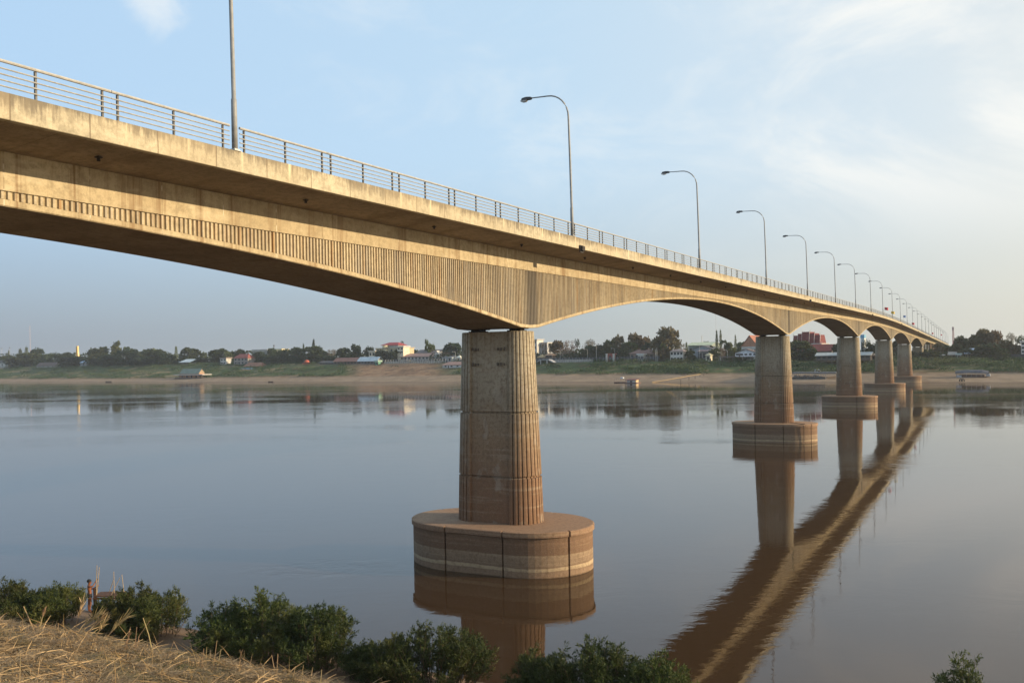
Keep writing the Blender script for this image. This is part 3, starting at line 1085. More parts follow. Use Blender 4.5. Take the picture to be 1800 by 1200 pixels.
TREES = [
 # x, top, width, style, leaf, metres behind the waterline, label
 (8, 624, 34, 'broad', 'leaf', 112, 'low olive tree at the extreme left edge of the far bank'),
 (36, 613, 13, 'casuarina', 'leaf_light', 150, 'pale feathery tree at far left, shorter of two side by side'),
 (47, 610, 13, 'casuarina', 'leaf_light', 152, 'pale feathery tree at far left, taller of two side by side'),
 (16, 616, 7, 'casuarina', 'leaf_light', 170, 'slim pale conical tree beside the left floodlight masts'),
 (66, 611, 26, 'broad', 'leaf_dark', 118, 'dark rounded tree rising right of the two pale feathery trees'),
 (43, 621, 54, 'dome', 'leaf', 100, 'wide bushy tree at the bank top left of the dark roofed house'),
 (86, 620, 24, 'broad', 'leaf', 106, 'rounded tree above the dark roofed house with white wall'),
 (112, 619, 34, 'broad', 'leaf_dark', 108, 'flat topped dark tree just left of the golden tower'),
 (132, 625, 48, 'dome', 'leaf_dark', 96, 'low dark tree hiding the foot of the golden tower'),
 (174, 611, 40, 'dome', 'leaf', 98, 'big rounded tree right of the golden tower and blue roof'),
 (205, 602, 20, 'tall', 'leaf_light', 110, 'tall light green tree with a narrow top at the left'),
 (223, 603, 16, 'palm', 'leaf_light', 108, 'leaning palm next to the tall light green tree at left'),
 (226, 614, 44, 'dome', 'leaf_dark', 94, 'dark broad tree below the leaning palm at the left'),
 (196, 622, 40, 'dome', 'leaf', 92, 'mid green tree at the bank top under the tall light green tree'),
 (268, 613, 56, 'dome', 'leaf', 104, 'very wide tree between the leaning palm and the white roof'),
 (292, 622, 36, 'dome', 'leaf_dark', 94, 'lower dark tree touching the left end of the white roof'),
 (256, 627, 44, 'dome', 'leaf_dark', 90, 'shady bushy tree low on the bank under the very wide tree'),
 (310, 609, 10, 'casuarina', 'leaf_light', 125, 'thin sparse tree standing alone behind the white roof'),
 (336, 611, 34, 'dome', 'leaf', 118, 'rounded tree directly above the long white roof'),
 (358, 618, 14, 'broad', 'leaf_light', 130, 'small pale tree between two rounded ones above the boathouse'),
 (354, 628, 24, 'broad', 'leaf_dark', 98, 'dark shrubby tree right of the white roof'),
 (384, 613, 34, 'dome', 'leaf', 106, 'broad tree with a palm tip behind the balcony house'),
 (380, 610, 12, 'palm', 'leaf', 108, 'palm poking out of the broad tree behind the balcony house'),
 (405, 617, 24, 'broad', 'leaf_light', 108, 'light olive tree between the balcony house and red pavilion'),
 (420, 613, 22, 'broad', 'leaf_dark', 116, 'dark tree peeking over the red roofed pavilion'),
 (437, 611, 16, 'palm', 'leaf', 114, 'palm at the right end of the red roofed pavilion'),
 (459, 619, 30, 'dome', 'leaf_dark', 97, 'dark tree in front of the flat roofed grey block'),
 (479, 612, 18, 'broad', 'leaf', 112, 'tree at the right end of the flat roofed grey block'),
 (500, 614, 30, 'dome', 'leaf', 102, 'rounded tree left of the pointed slim trees above the red parasol'),
 (486, 625, 36, 'dome', 'leaf_dark', 90, 'dark low tree right of the orange roofed shelter'),
 (522, 611, 28, 'dome', 'leaf_dark', 100, 'dark rounded tree just behind and left of the red parasol'),
 (534, 604, 8, 'casuarina', 'leaf_light', 118, 'pale pointed slim tree, shorter of the pair above the red parasol'),
 (552, 598, 7, 'tall', 'leaf_dark', 116, 'very tall thin dark tree above the red parasol'),
 (553, 609, 44, 'dome', 'leaf', 102, 'spreading tree at the foot of the very tall thin tree'),
 (583, 613, 22, 'bare', 'leaf_brown', 112, 'thin browned tree above the long dark roof'),
 (574, 624, 36, 'broad', 'leaf', 100, 'green tree right behind the long dark roof'),
 (607, 612, 34, 'dome', 'leaf_dark', 104, 'dark tree behind the brown roofed riverside house'),
 (626, 606, 20, 'dome', 'leaf_dark', 108, 'dense dark ball shaped tree behind the pale blue roof'),
 (640, 610, 6, 'palm', 'leaf_dark', 118, 'tiny distant palm between ball shaped tree and cream building'),
 (650, 608, 17, 'broad', 'leaf_dark', 112, 'dark tree touching the left of the cream red roofed building'),
 (672, 615, 26, 'dome', 'leaf', 96, 'round tree in front of the cream red roofed building at left'),
 (692, 615, 20, 'broad', 'leaf_dark', 96, 'dark tree in front of the cream building at its middle'),
 (707, 600, 11, 'umbrella', 'leaf_dark', 130, 'flat topped umbrella tree right of the cream red roofed building'),
 (722, 615, 26, 'broad', 'leaf', 128, 'low tree row behind the arcade left of the dark hall roof'),
 (750, 597, 8, 'tall', 'leaf_light', 132, 'slender feathery bamboo tall over the dark hall roof'),
 (758, 602, 14, 'broad', 'leaf_light', 130, 'light green tree beside the feathery bamboo over the hall roof'),
 (795, 603, 34, 'broad', 'leaf_dark', 112, 'large dark tree left of the nearest pier top'),
 (787, 618, 26, 'bare', 'leaf_red', 100, 'reddish leafless tree in front of the large dark tree'),
 (838, 604, 50, 'dome', 'leaf', 115, 'tree mostly hidden behind the nearest pier at left'),
 (905, 606, 50, 'dome', 'leaf_brown', 115, 'tree mostly hidden behind the nearest pier at right'),
 (957, 600, 14, 'bare', 'leaf_red', 110, 'reddish bare tree next to the white block by the nearest pier'),
 (966, 596, 9, 'palm', 'leaf_dark', 122, 'dark palm among the reddish trees right of the nearest pier'),
 (979, 599, 26, 'broad', 'leaf_brown', 112, 'brownish tree right of the dark palm near the nearest pier'),
 (1001, 596, 28, 'bare', 'leaf_red', 104, 'pink brown bare tree with pale trunk right of the nearest pier'),
 (992, 608, 24, 'bare', 'leaf_red', 99, 'lower reddish tree with pale stems behind the promenade rail'),
 (1015, 596, 10, 'umbrella', 'leaf_dark', 124, 'small dark tree right of the pink brown bare tree'),
 (1036, 594, 26, 'bare', 'leaf_brown', 112, 'thin crowned brownish tree with dark base near mid picture'),
 (1036, 606, 30, 'broad', 'leaf_dark', 106, 'dark tree under the thin crowned brownish tree'),
 (1054, 604, 14, 'broad', 'leaf_dark', 112, 'small flat dark tree beside the tall pole'),
 (1086, 588, 26, 'broad', 'leaf_brown', 112, 'airy brown topped tree left of the two big ones'),
 (1073, 599, 30, 'dome', 'leaf', 106, 'green tree left of and below the airy brown topped tree'),
 (1113, 587, 26, 'dome', 'leaf_brown', 116, 'brown tinged tree in the clump left of the giant round tree'),
 (1130, 591, 32, 'dome', 'leaf_brown', 118, 'rusty broad tree just left of the giant round tree'),
 (1105, 602, 34, 'dome', 'leaf', 104, 'green tree below the brown tinged tree of the clump'),
 (1137, 602, 24, 'broad', 'leaf_dark', 104, 'small very dark tree at the left foot of the giant tree'),
 (1171, 577, 48, 'dome', 'leaf_brown', 102, 'giant round tree with brownish crown, tallest on the far bank'),
 (1166, 596, 14, 'palm', 'leaf_light', 92, 'pale yellow green palm in front of the giant round tree'),
 (1199, 602, 16, 'bare', 'leaf_brown', 108, 'thin tree just right of the giant round tree'),
 (1207, 602, 9, 'casuarina', 'leaf_light', 112, 'small pointed tree at the left end of the pale green roof'),
 (1214, 615, 18, 'broad', 'leaf', 92, 'green tree left of the grey gabled hall'),
 (1217, 624, 14, 'broad', 'leaf_dark', 86, 'dark shrub tree before the grey gabled hall'),
 (1242, 595, 10, 'umbrella', 'leaf_dark', 150, 'flat dark tree showing above the pale green roof'),
 (1251, 602, 8, 'palm', 'leaf', 112, 'small palm at the right end of the pale green roof'),
 (1260, 582, 9, 'casuarina', 'leaf_light', 110, 'tall feathery tree, left of the twin pair near the second pier'),
 (1267, 581, 9, 'casuarina', 'leaf_light', 111, 'tall feathery tree, right of the twin pair near the second pier'),
 (1273, 590, 17, 'palm', 'leaf', 104, 'coconut palm right of the twin tall feathery trees'),
 (1256, 612, 20, 'broad', 'leaf', 94, 'green tree at the right of the grey gabled hall'),
 (1270, 609, 14, 'bare', 'leaf_red', 98, 'rust coloured small tree under the coconut palm'),
 (1283, 603, 22, 'dome', 'leaf_light', 106, 'light green round tree between coconut palm and white house'),
 (1293, 590, 8, 'casuarina', 'leaf_light', 150, 'pale conical tree left of the triangular temple gable'),
 (1303, 602, 20, 'dome', 'leaf', 190, 'hazy distant tree left of the temple gable'),
 (1406, 599, 46, 'dome', 'leaf', 92, 'bushy green tree between second pier and red temple roof'),
 (1384, 604, 26, 'dome', 'leaf_dark', 94, 'dark tree right behind the second pier'),
 (1424, 612, 26, 'dome', 'leaf_dark', 88, 'dark green tree left of the stilted grey roof'),
 (1472, 603, 18, 'broad', 'leaf_dark', 108, 'dark tree immediately left of the third pier top'),
 (1522, 594, 18, 'bare', 'leaf_dark', 112, 'sparse tall tree right of the third pier'),
 (1532, 601, 18, 'broad', 'leaf_dark', 108, 'dark tree left of the fourth pier'),
 (1575, 600, 16, 'dome', 'leaf_dark', 112, 'dark tree between the fourth and fifth piers'),
 (1640, 618, 30, 'dome', 'leaf', 92, 'low tree under the far end of the deck'),
 (1652, 603, 22, 'broad', 'leaf_brown', 104, 'olive tree where the deck end meets the trees'),
 (1668, 606, 26, 'broad', 'leaf', 106, 'green tree right of the deck end'),
 (1690, 592, 30, 'dome', 'leaf', 116, 'light rounded tree right of the red and white mast'),
 (1684, 605, 26, 'broad', 'leaf_dark', 102, 'dark tree below the light rounded tree by the mast'),
 (1708, 600, 28, 'dome', 'leaf', 112, 'tree above the light blue roofed house'),
 (1727, 580, 30, 'dome', 'leaf_brown', 114, 'tall brownish tree, highest at the right end of the bank'),
 (1716, 589, 26, 'dome', 'leaf', 110, 'green tree leaning on the tall brownish tree from the left'),
 (1747, 582, 28, 'broad', 'leaf_red', 112, 'reddish crowned tree right of the tall brownish tree'),
 (1746, 596, 24, 'palm', 'leaf', 96, 'fan leaved palm in front of the reddish crowned tree'),
 (1765, 597, 28, 'broad', 'leaf_brown', 104, 'brown green tree right of the fan leaved palm'),
 (1776, 582, 20, 'bare', 'leaf_brown', 116, 'almost leafless wispy tree near the right edge'),
 (1793, 588, 18, 'umbrella', 'leaf_dark', 106, 'dark spreading tree at the extreme right edge'),
 (1780, 604, 34, 'dome', 'leaf_brown', 100, 'brownish tree left of the white balconied house'),
 (1730, 607, 40, 'dome', 'leaf_dark', 92, 'dark low tree behind the black garden wall at right'),
 (1758, 613, 34, 'dome', 'leaf', 90, 'low green tree over the black garden wall near the right edge'),
 (1700, 612, 24, 'dome', 'leaf_dark', 96, 'dark shrubby tree left of the light blue roofed house'),
]
for a in TREES: tree(*a)

# the wood behind reads as one dark mass
g = np.random.default_rng(5)
Q = []
for x in np.arange(-140, 1960, 6.0):
    for rep in range(2):
        xx = x + g.uniform(-4, 4); q = (g.uniform(96, 112), g.uniform(126, 160))[rep]
        X, Y = far(xx, q); h0 = far_h(X, q)
        if rep == 0 and (380 < xx < 480 or 655 < xx < 765 or 1170 < xx < 1335 or 1425 < xx < 1535): continue
        base_y = (631, 622)[rep] if xx < 700 else (624, 617)[rep]
        Ht = max(3.0, height_at(xx, base_y + 3.5 * mn.noise((xx * .06, rep * 5, 2)) + g.uniform(-1.5, 2.0), Y) - h0)
        n = 80
        v = ball(g, n)
        p = np.array([X, Y, h0 + Ht * .46]) + v * np.array([Ht * .5 + 1.6, Ht * .4 + 1.0, Ht * .5])
        Q.append(leaf_quads(p, v, 2.2, 1.7, .6, g))
tag(quads_obj('distant_woodland', np.concatenate(Q), M['leaf_dark']), kind='stuff')

# scrub over the face of the far bank
Q = []
cnt = 0
while cnt < 2900:
    xx = g.uniform(-60, 1870); q = g.uniform(24, 94)
    if 606 < xx < 800 and g.uniform() > .03: continue
    X, Y = far(xx, q)
    if q < 26 + 20 * sm(-420, 60, X): continue
    m = mn.noise((X * .035, q * .09, 11)) + .5 * mn.noise((X * .12, q * .2, 4))
    lim = .02 if xx < 600 else (.05 if xx < 1000 else -.12)
    if 935 < xx < 1040 and q < 80: lim = .12
    if m < lim: continue
    cnt += 1
    h0 = far_h(X, q); r = g.uniform(.8, 2.4) * (1.15 if xx > 1000 else 1)
    n = 22
    v = ball(g, n); v[:, 2] = abs(v[:, 2])
    p = np.array([X, Y, h0]) + v * np.array([r * 1.5, r * 1.1, r * .75])
    Q.append(leaf_quads(p, v + np.array([0, 0, .5]), .9, .55, .5, g))
tag(quads_obj('bank_scrub', np.concatenate(Q), M['scrub']), kind='stuff')

# ---------------------------------------------------------------- shore willows in the foreground
def willow(X, Y, w, d_, h, seed, label, n=11000, lean=0.0):
    g = np.random.default_rng(seed)
    z0 = near_h(X, Y)
    o = thing('willow_bush', label, 'bush', (X, Y, z0 - .05), 0, 'willow bushes along the near shore')
    mb = MB(); Q = []
    nb = int(60 * max(1, w / 4))
    tips = []
    for i in range(nb):
        a = g.uniform(0, 2 * PI); rr = math.sqrt(g.uniform(0, 1))
        bx, by = rr * math.cos(a) * w * .30, rr * math.sin(a) * d_ * .34
        ex, ey = rr * math.cos(a) * w * .46, rr * math.sin(a) * d_ * .48
        lump = 1 + .20 * mn.noise(((X + ex) * .55, (Y + ey) * .55, seed))
        hh = h * (1 - .50 * rr ** 2.6) * lump * (g.uniform(.80, 1.04) if g.uniform() < .95 else g.uniform(1.04, 1.16))
        p0 = Vector((bx, by, 0)); p2 = Vector((ex + lean * hh, ey, hh)); p1 = (p0 + p2) / 2 + Vector((g.normal(0, .1), g.normal(0, .1), .12 * hh))
        mb.tube([p0, p1, p2], [.022, .014, .004], 4, False)
        tips.append((np.array(p0), np.array(p1), np.array(p2)))
    per = int(n * 1.35) // nb
    for p0, p1, p2 in tips:
        # short side shoots up the stem, leaves along every shoot
        k = per
        u_ = g.uniform(.18, 1, k) ** .75
        base = (1 - u_)[:, None] ** 2 * p0 + 2 * ((1 - u_) * u_)[:, None] * p1 + u_[:, None] ** 2 * p2
        ns = 17
        sid = g.integers(0, ns, k)
        sdir = ball(g, ns); sdir[:, 2] = abs(sdir[:, 2]) * .8 + .15
        su = (np.arange(ns) + .5) / ns
        anchor_u = (.06 + .94 * su) ** .85
        anc = (1 - anchor_u)[:, None] ** 2 * p0 + 2 * ((1 - anchor_u) * anchor_u)[:, None] * p1 + anchor_u[:, None] ** 2 * p2
        L_ = (.62 - .30 * anchor_u)[:, None]
        tt = g.uniform(.1, 1, k)[:, None]
        pos = anc[sid] + sdir[sid] * L_[sid] * tt + g.normal(0, .035, (k, 3))
        Q.append(leaf_quads(pos, sdir[sid] * 1.0 + np.array([0, 0, .25]), .17, .042, .55, g))
    quads_obj('foliage', np.concatenate(Q), M['willow'], o)
    mb.build('branches', M['twig'], o)
    return o


def shore(x, y, z):           # survey point to plan position
    p = at(x, y, z); return p[0], p[1]


def wb(x, z, wpx, ytop, dep, seed, label, **kw):
    X, Y = shore(x, 1080, z)
    h = height_at(x, ytop, z) - near_h(X, Y)
    return willow(X, Y, wpx * z / 1555, dep, h, seed, label, **kw)


wb(-6, 52.5, 95, 1024, 6.5, 1, 'dark willow bush cut by the left frame edge', n=11000)
wb(48, 51.8, 110, 1043, 6.5, 2, 'wide low willow bush left of the bathing man', n=14000)
wb(97, 52.2, 66, 1031, 6.0, 3, 'willow bush with a tall shoot just left of the bathing man', n=14000)
wb(223, 51.2, 118, 1036, 6.5, 4, 'willow bush right in front of the wooden landing stage', n=19000)
wb(274, 50.2, 108, 1045, 6.5, 5, 'willow bush left of the bare sandy gap', n=14000)
wb(390, 47.2, 128, 1068, 6.5, 6, 'willow bush right of the bare sandy gap', n=15000)
wb(468, 46.8, 150, 1053, 7.0, 7, 'tallest willow bush, between the sandy gap and the nearest pier', n=22000)
wb(558, 45.2, 150, 1064, 7.0, 8, 'willow bush at the right end of the tallest clump', n=19000)
wb(655, 43.2, 140, 1136, 4.0, 9, 'low willow bush before the pier reflection, left of the rounded one', n=11000)
wb(752, 42.3, 265, 1106, 5.0, 10, 'rounded willow bush overlapping the reflection of the nearest pier', n=22000)
wb(952, 40.2, 140, 1158, 3.6, 11, 'low willow bush right of the pier reflection', n=11000)
wb(1045, 39.0, 240, 1126, 4.0, 12, 'bright topped willow bush at the bottom middle', n=21000)
wb(1155, 38.0, 160, 1158, 3.4, 13, 'willow bush sloping down at the bottom right of middle', n=11000)
wb(1690, 33.2, 125, 1152, 2.4, 14, 'lone willow top poking up at the bottom right corner', n=14000)

# dry grass on the brow of the near bank
g = np.random.default_rng(11)
Q = []
n = 0
while n < 62000:
    x = g.uniform(-15.5, 1.5); y = g.uniform(10.5, 22.5)
    q = near_shore(x) - y
    if q < 25.2 or q > 38.5: continue
    if q < 27.5 and g.uniform() > (q - 25) / 2.6: continue
    if q > 35.5 and g.uniform() < .5: continue
    m = mn.noise((x * .9, y * .9, 3))
    if m < -.35 and g.uniform() < .5: continue
    z = near_h(x, y)
    a = g.uniform(0, 2 * PI) if g.uniform() < .5 else g.normal(.3, .7)
    lay = g.uniform(.0, .75) * (1.0 if m > -.1 else .5) if g.uniform() < .93 else g.uniform(.7, 1.3)
    ln = g.uniform(.08, .34) * (1 + .5 * m)
    w = g.uniform(.004, .010)
    d0 = np.array([math.cos(a), math.sin(a), 0]); s0 = np.array([-d0[1], d0[0], 0])
    p0 = np.array([x, y, z - .01]); p1 = p0 + d0 * ln * .45 * math.cos(lay) + np.array([0, 0, ln * .55 * math.sin(lay) + .03])
    p2 = p1 + d0 * ln * .6 + np.array([0, 0, ln * .35 * math.sin(lay) - .05])
    Q.append(np.stack([p0 - s0 * w, p0 + s0 * w, p1 + s0 * w, p1 - s0 * w])); Q.append(np.stack([p1 - s0 * w, p1 + s0 * w, p2 + s0 * w * .3, p2 - s0 * w * .3]))
    n += 1
n = 0
while n < 2600:
    x = g.uniform(-15.5, 1.5); y = g.uniform(10.5, 22.5)
    q = near_shore(x) - y
    if q < 26.2 or q > 37: continue
    z = near_h(x, y); a = g.uniform(0, 2 * PI); ln = g.uniform(.3, .95); w = g.uniform(.005, .012); up = g.uniform(.02, .28) if g.uniform() < .85 else g.uniform(.3, .6)
    d0 = np.array([math.cos(a), math.sin(a), 0]); s0 = np.array([-d0[1], d0[0], 0]) * .5 + np.array([0, 0, .8])
    p0 = np.array([x, y, z + .04]); p2 = p0 + d0 * ln; p2[2] = near_h(p2[0], p2[1]) + up; pm = (p0 + p2) / 2 + np.array([0, 0, .04])
    Q.append(np.stack([p0 - s0 * w, p0 + s0 * w, pm + s0 * w, pm - s0 * w])); Q.append(np.stack([pm - s0 * w, pm + s0 * w, p2 + s0 * w * .3, p2 - s0 * w * .3]))
    n += 1
tag(quads_obj('dry_grass', np.array(Q), M['straw']), kind='stuff')


def reed(pts_px, z, label, mat='straw_pale', r=.008, plume=0.0, side=()):
    """a dry stalk standing on the brow: survey points from foot to tip"""
    X, Y, Z = at(pts_px[0][0], pts_px[0][1], z)
    Z = near_h(X, Y) - .02
    o = tag(empty('dry_reed', (X, Y, Z)), label, 'reed', 'dry reed stalks on the brow of the bank')
    P = [Vector(at(px, py, z)) - Vector((X, Y, Z)) for px, py in pts_px]
    P[0] = Vector((0, 0, 0))
    mb = MB(); mb.tube(P, [r * (1 - .6 * i / len(P)) for i in range(len(P))], 5)
    for sp in side:
        S_ = [Vector(at(px, py, z + .1)) - Vector((X, Y, Z)) for px, py in sp]
        mb.tube(S_, [r * .8 * (1 - .6 * i / len(S_)) for i in range(len(S_))], 5)
    mb.build('stalk', M[mat], o)
    if plume:
        gg = np.random.default_rng(int(pts_px[0][0])); k = 60
        a = np.array(P[-2]); b = np.array(P[-1])
        u_ = gg.uniform(.1, 1.05, k)[:, None]
        quads_obj('plume', leaf_quads(a + (b - a) * u_ + gg.normal(0, .012, (k, 3)), np.repeat((b - a)[None] / np.linalg.norm(b - a), k, 0), plume, .012, .25, gg), M[mat], o)
    return o


reed([(65, 1105), (42, 1065)], 19.8, 'thick straight dry cane leaning left at the far left', r=.014)
reed([(68, 1106), (75, 1085), (79, 1072)], 19.7, 'short branching dry stalk beside the leaning thick cane', plume=.10, side=[[(70, 1104), (80, 1093), (85, 1088)], [(70, 1103), (73, 1090), (72, 1083)]])
reed([(101, 1113), (103, 1095)], 19.6, 'tiny upright straw stub right of the branching stalk')
reed([(130, 1120), (136, 1090), (146, 1060)], 19.4, 'tallest dry reed with feathery tip at left', plume=.22)
reed([(141, 1123), (150, 1098), (155, 1083)], 19.4, 'thin brown stalk right of the tallest feathery reed')
reed([(128, 1122), (146, 1101), (170, 1082)], 19.3, 'arching pale reed bending right over the thin brown stalk', plume=.25)
reed([(145, 1128), (160, 1107), (178, 1087)], 19.3, 'pale plumed reed in the middle of the fanned clump', plume=.25)
reed([(160, 1128), (173, 1112), (186, 1089)], 19.2, 'upright pale reed at the right of the fanned clump', plume=.18)
reed([(160, 1130), (190, 1117), (218, 1086)], 19.2, 'long green tipped reed sweeping furthest right of the clump', plume=.3)
reed([(219, 1139), (228, 1113)], 18.9, 'short feathery stub between the clump and the crossed canes', plume=.12)
reed([(237, 1140), (241, 1101)], 18.8, 'upright thin stalk left of the crossed canes')
reed([(240, 1141), (245, 1117), (264, 1090)], 18.8, 'bent stalk leaning right into the crossed canes')
reed([(270, 1145), (262, 1115), (252, 1085)], 18.6, 'stout leaning cane crossing the bent stalk', r=.012)
reed([(292, 1146), (270, 1130), (244, 1124)], 18.5, 'low arching cane sprawling left beside the stout cane')
reed([(293, 1146), (306, 1127), (314, 1142)], 18.5, 'kinked drooping stem right of the low arching cane')
reed([(354, 1156), (359, 1139)], 18.1, 'short straw before the sandy gap, left of three')
reed([(361, 1158), (364, 1136)], 18.1, 'short straw before the sandy gap, middle of three')
reed([(374, 1159), (382, 1125)], 18.0, 'tall thin straw right of the three short ones')
reed([(381, 1160), (389, 1140)], 18.0, 'slanting straw leaning away from the tall thin straw')
reed([(418, 1164), (424, 1150)], 17.7, 'short tuft of straw before the tallest willow clump', plume=.1)
reed([(486, 1178), (489, 1148)], 17.3, 'forked twig stalk in front of the tallest willow clump', side=[[(483, 1176), (478, 1150)]])
reed([(512, 1184), (520, 1170)], 17.0, 'small straw right of the forked twig')
reed([(528, 1187), (534, 1168)], 16.9, 'pale slanting straw near the bottom, second from right')
reed([(562, 1192), (566, 1176)], 16.7, 'last pale straw stub near the bottom edge at right')
# ---------------------------------------------------------------- the far town
UB = math.atan2(-.635, 1.0)        # the bank runs this way
PAL = {}


def paint(col, rough=.8, var=.18, scale=.6):
    key = (col, rough)
    if key not in PAL:
        PAL[key] = plain('paint_%02d' % len(PAL), col, rough, var, scale)
    return PAL[key]


GLASS = plain('dark_window_glass', (.03, .033, .036), .25, .2, 1)
WHITE = (.50, .48, .45); CREAM = (.50, .42, .28); GREYB = (.30, .33, .36); BROWN = (.20, .125, .09); DARKR = (.075, .062, .058)
REDR = (.36, .085, .06); PINK = (.34, .20, .16); TIN = (.42, .45, .47); WOODC = (.10, .075, .06)


def roof_mesh(style, W, dp, z0, z1, oh, mbx):
    """roof with thickness over a body W wide (x) and dp deep (y from 0 to dp)"""
    x0, x1, y0, y1 = -W / 2 - oh, W / 2 + oh, -oh, dp + oh
    th = .18
    if style == 'gable':
        ym = (y0 + y1) / 2
        sec = [(y0, z0 - .1), (ym, z1), (y1, z0 - .1), (y1, z0 - .1 - th), (ym, z1 - th * 1.3), (y0, z0 - .1 - th)]
        mbx.loft([[(x, y, z) for y, z in sec] for x in (x0, x1)])
    elif style == 'front':
        sec = [(x0, z0 - .1), (0, z1), (x1, z0 - .1), (x1, z0 - .1 - th), (0, z1 - th * 1.3), (x0, z0 - .1 - th)]
        mbx.loft([[(x, y, z) for x, z in sec] for y in (y0, y1)])
    elif style == 'hip':
        ym = (y0 + y1) / 2; hx = min(W * .32, dp * .5)
        mbx.add([(x0, y0, z0), (x1, y0, z0), (x1, y1, z0), (x0, y1, z0), (x0 + hx, ym, z1), (x1 - hx, ym, z1), (x0, y0, z0 - th), (x1, y0, z0 - th), (x1, y1, z0 - th), (x0, y1, z0 - th)],
                [(0, 1, 5, 4), (1, 2, 5), (2, 3, 4, 5), (3, 0, 4), (0, 6, 7, 1), (1, 7, 8, 2), (2, 8, 9, 3), (3, 9, 6, 0), (9, 8, 7, 6)])
    elif style == 'pyramid':
        ym = (y0 + y1) / 2
        mbx.add([(x0, y0, z0), (x1, y0, z0), (x1, y1, z0), (x0, y1, z0), (0, ym, z1)], [(0, 1, 4), (1, 2, 4), (2, 3, 4), (3, 0, 4), (3, 2, 1, 0)])
    elif style == 'shed':
        mbx.add([(x0, y0, z0), (x1, y0, z0), (x1, y1, z1), (x0, y1, z1), (x0, y0, z0 - th), (x1, y0, z0 - th), (x1, y1, z1 - th), (x0, y1, z1 - th)],
                [(0, 1, 2, 3), (7, 6, 5, 4), (0, 4, 5, 1), (1, 5, 6, 2), (2, 6, 7, 3), (3, 7, 4, 0)])
    elif style == 'flat':
        mbx.box(x0, x1, y0, y1, z0, z0 + max(.3, z1 - z0))


def site(x0, x1, q, y=635):
    a = Vector(far(x0, q, y)); b = Vector(far(x1, q, y)); c = (a + b) / 2
    return c.x, c.y, (b - a).length


def house(name, label, cat, x0, x1, q, ye, yr, style, roofc, wallc, dp=8, yb=None, nwin=3, oh=.7, storeys=1, posts=0, deck_=False, group=None, gable_wall=True, door=True, gablec=None):
    X, Y, Wd = site(x0, x1, q)
    g0 = far_h(X, q) - .15
    xc = (x0 + x1) / 2
    he = height_at(xc, ye, Y) - g0; hr = height_at(xc, yr, Y) - g0
    hb = (height_at(xc, yb, Y) - g0) if yb else 0.0
    W_ = Wd - 2 * oh if Wd > 4 else Wd * .8
    o = thing(name, label, cat, (X, Y, g0), UB, group)
    mb = MB(); mb.box(-W_ / 2, W_ / 2, 0, dp, min(hb, 0) if not posts else hb, he)
    if style == 'gable':
        for sx in (-1, 1):
            xx = sx * (W_ / 2 - .01); s2 = sx * W_ / 2
            k = [(xx, 0, he), (xx, dp, he), (xx, dp / 2, hr - .3), (s2, 0, he), (s2, dp, he), (s2, dp / 2, hr - .3)]
            mb.add(k, [(0, 1, 2), (5, 4, 3), (0, 2, 5, 3), (2, 1, 4, 5)])
    if style == 'front' and gable_wall:
        k = [(-W_ / 2, .0, he), (W_ / 2, .0, he), (0, .0, hr - .35), (-W_ / 2, .3, he), (W_ / 2, .3, he), (0, .3, hr - .35)]
        if gablec: mg = MB(); mg.add(k, [(0, 1, 2), (5, 4, 3), (1, 4, 5, 2), (0, 2, 5, 3)]); mg.build('gable', paint(gablec), o)
        else: mb.add(k, [(0, 1, 2), (5, 4, 3), (1, 4, 5, 2), (0, 2, 5, 3)])
    mb.build('wall', paint(wallc), o)
    if roofc is not None:
        mb = MB(); roof_mesh(style, W_, dp, he, hr, oh, mb); mb.build('roof', paint(roofc), o)
    hs = (he - hb) / storeys
    for st_ in range(storeys):
        zb = hb + st_ * hs
        for i in range(nwin):
            xx = -W_ / 2 + W_ * (i + .5) / nwin
            w2 = min(.9, W_ / nwin * .32)
            mb = MB(); mb.box(xx - w2, xx + w2, -.05, .02, zb + hs * .34, zb + hs * .80)
            f = mb.build('window', GLASS, o)
    if door and nwin:
        xx = -W_ / 2 + W_ / nwin
        mb = MB(); mb.box(xx - .45, xx + .45, -.06, .02, hb + .05, hb + min(2.1, hs * .8)); mb.build('door', paint(WOODC), o)
    if posts:
        for i in range(posts):
            xx = -W_ / 2 + .2 + (W_ - .4) * i / (posts - 1)
            for yy in (-1.6, dp - .4):
                mb = MB(); mb.box(xx - .12, xx + .12, yy - .12, yy + .12, -2.5 if not yy > 0 else -.5, hb if hb > .3 else he); mb.build('post', paint(WOODC if wallc != WHITE else (.55, .53, .50)), o)
    if deck_:
        mb = MB(); mb.box(-Wd / 2, Wd / 2, -2.4, 0, hb - .2, hb); mb.build('veranda_floor', paint(WOODC), o)
        mb = MB()
        mb.box(-Wd / 2, Wd / 2, -2.42, -2.34, hb + .85, hb + .95)
        for i in range(12):
            xx = -Wd / 2 + Wd * i / 11; mb.box(xx - .04, xx + .04, -2.41, -2.35, hb, hb + .85)
        mb.build('balustrade', paint((.30, .27, .24)), o)
    return o


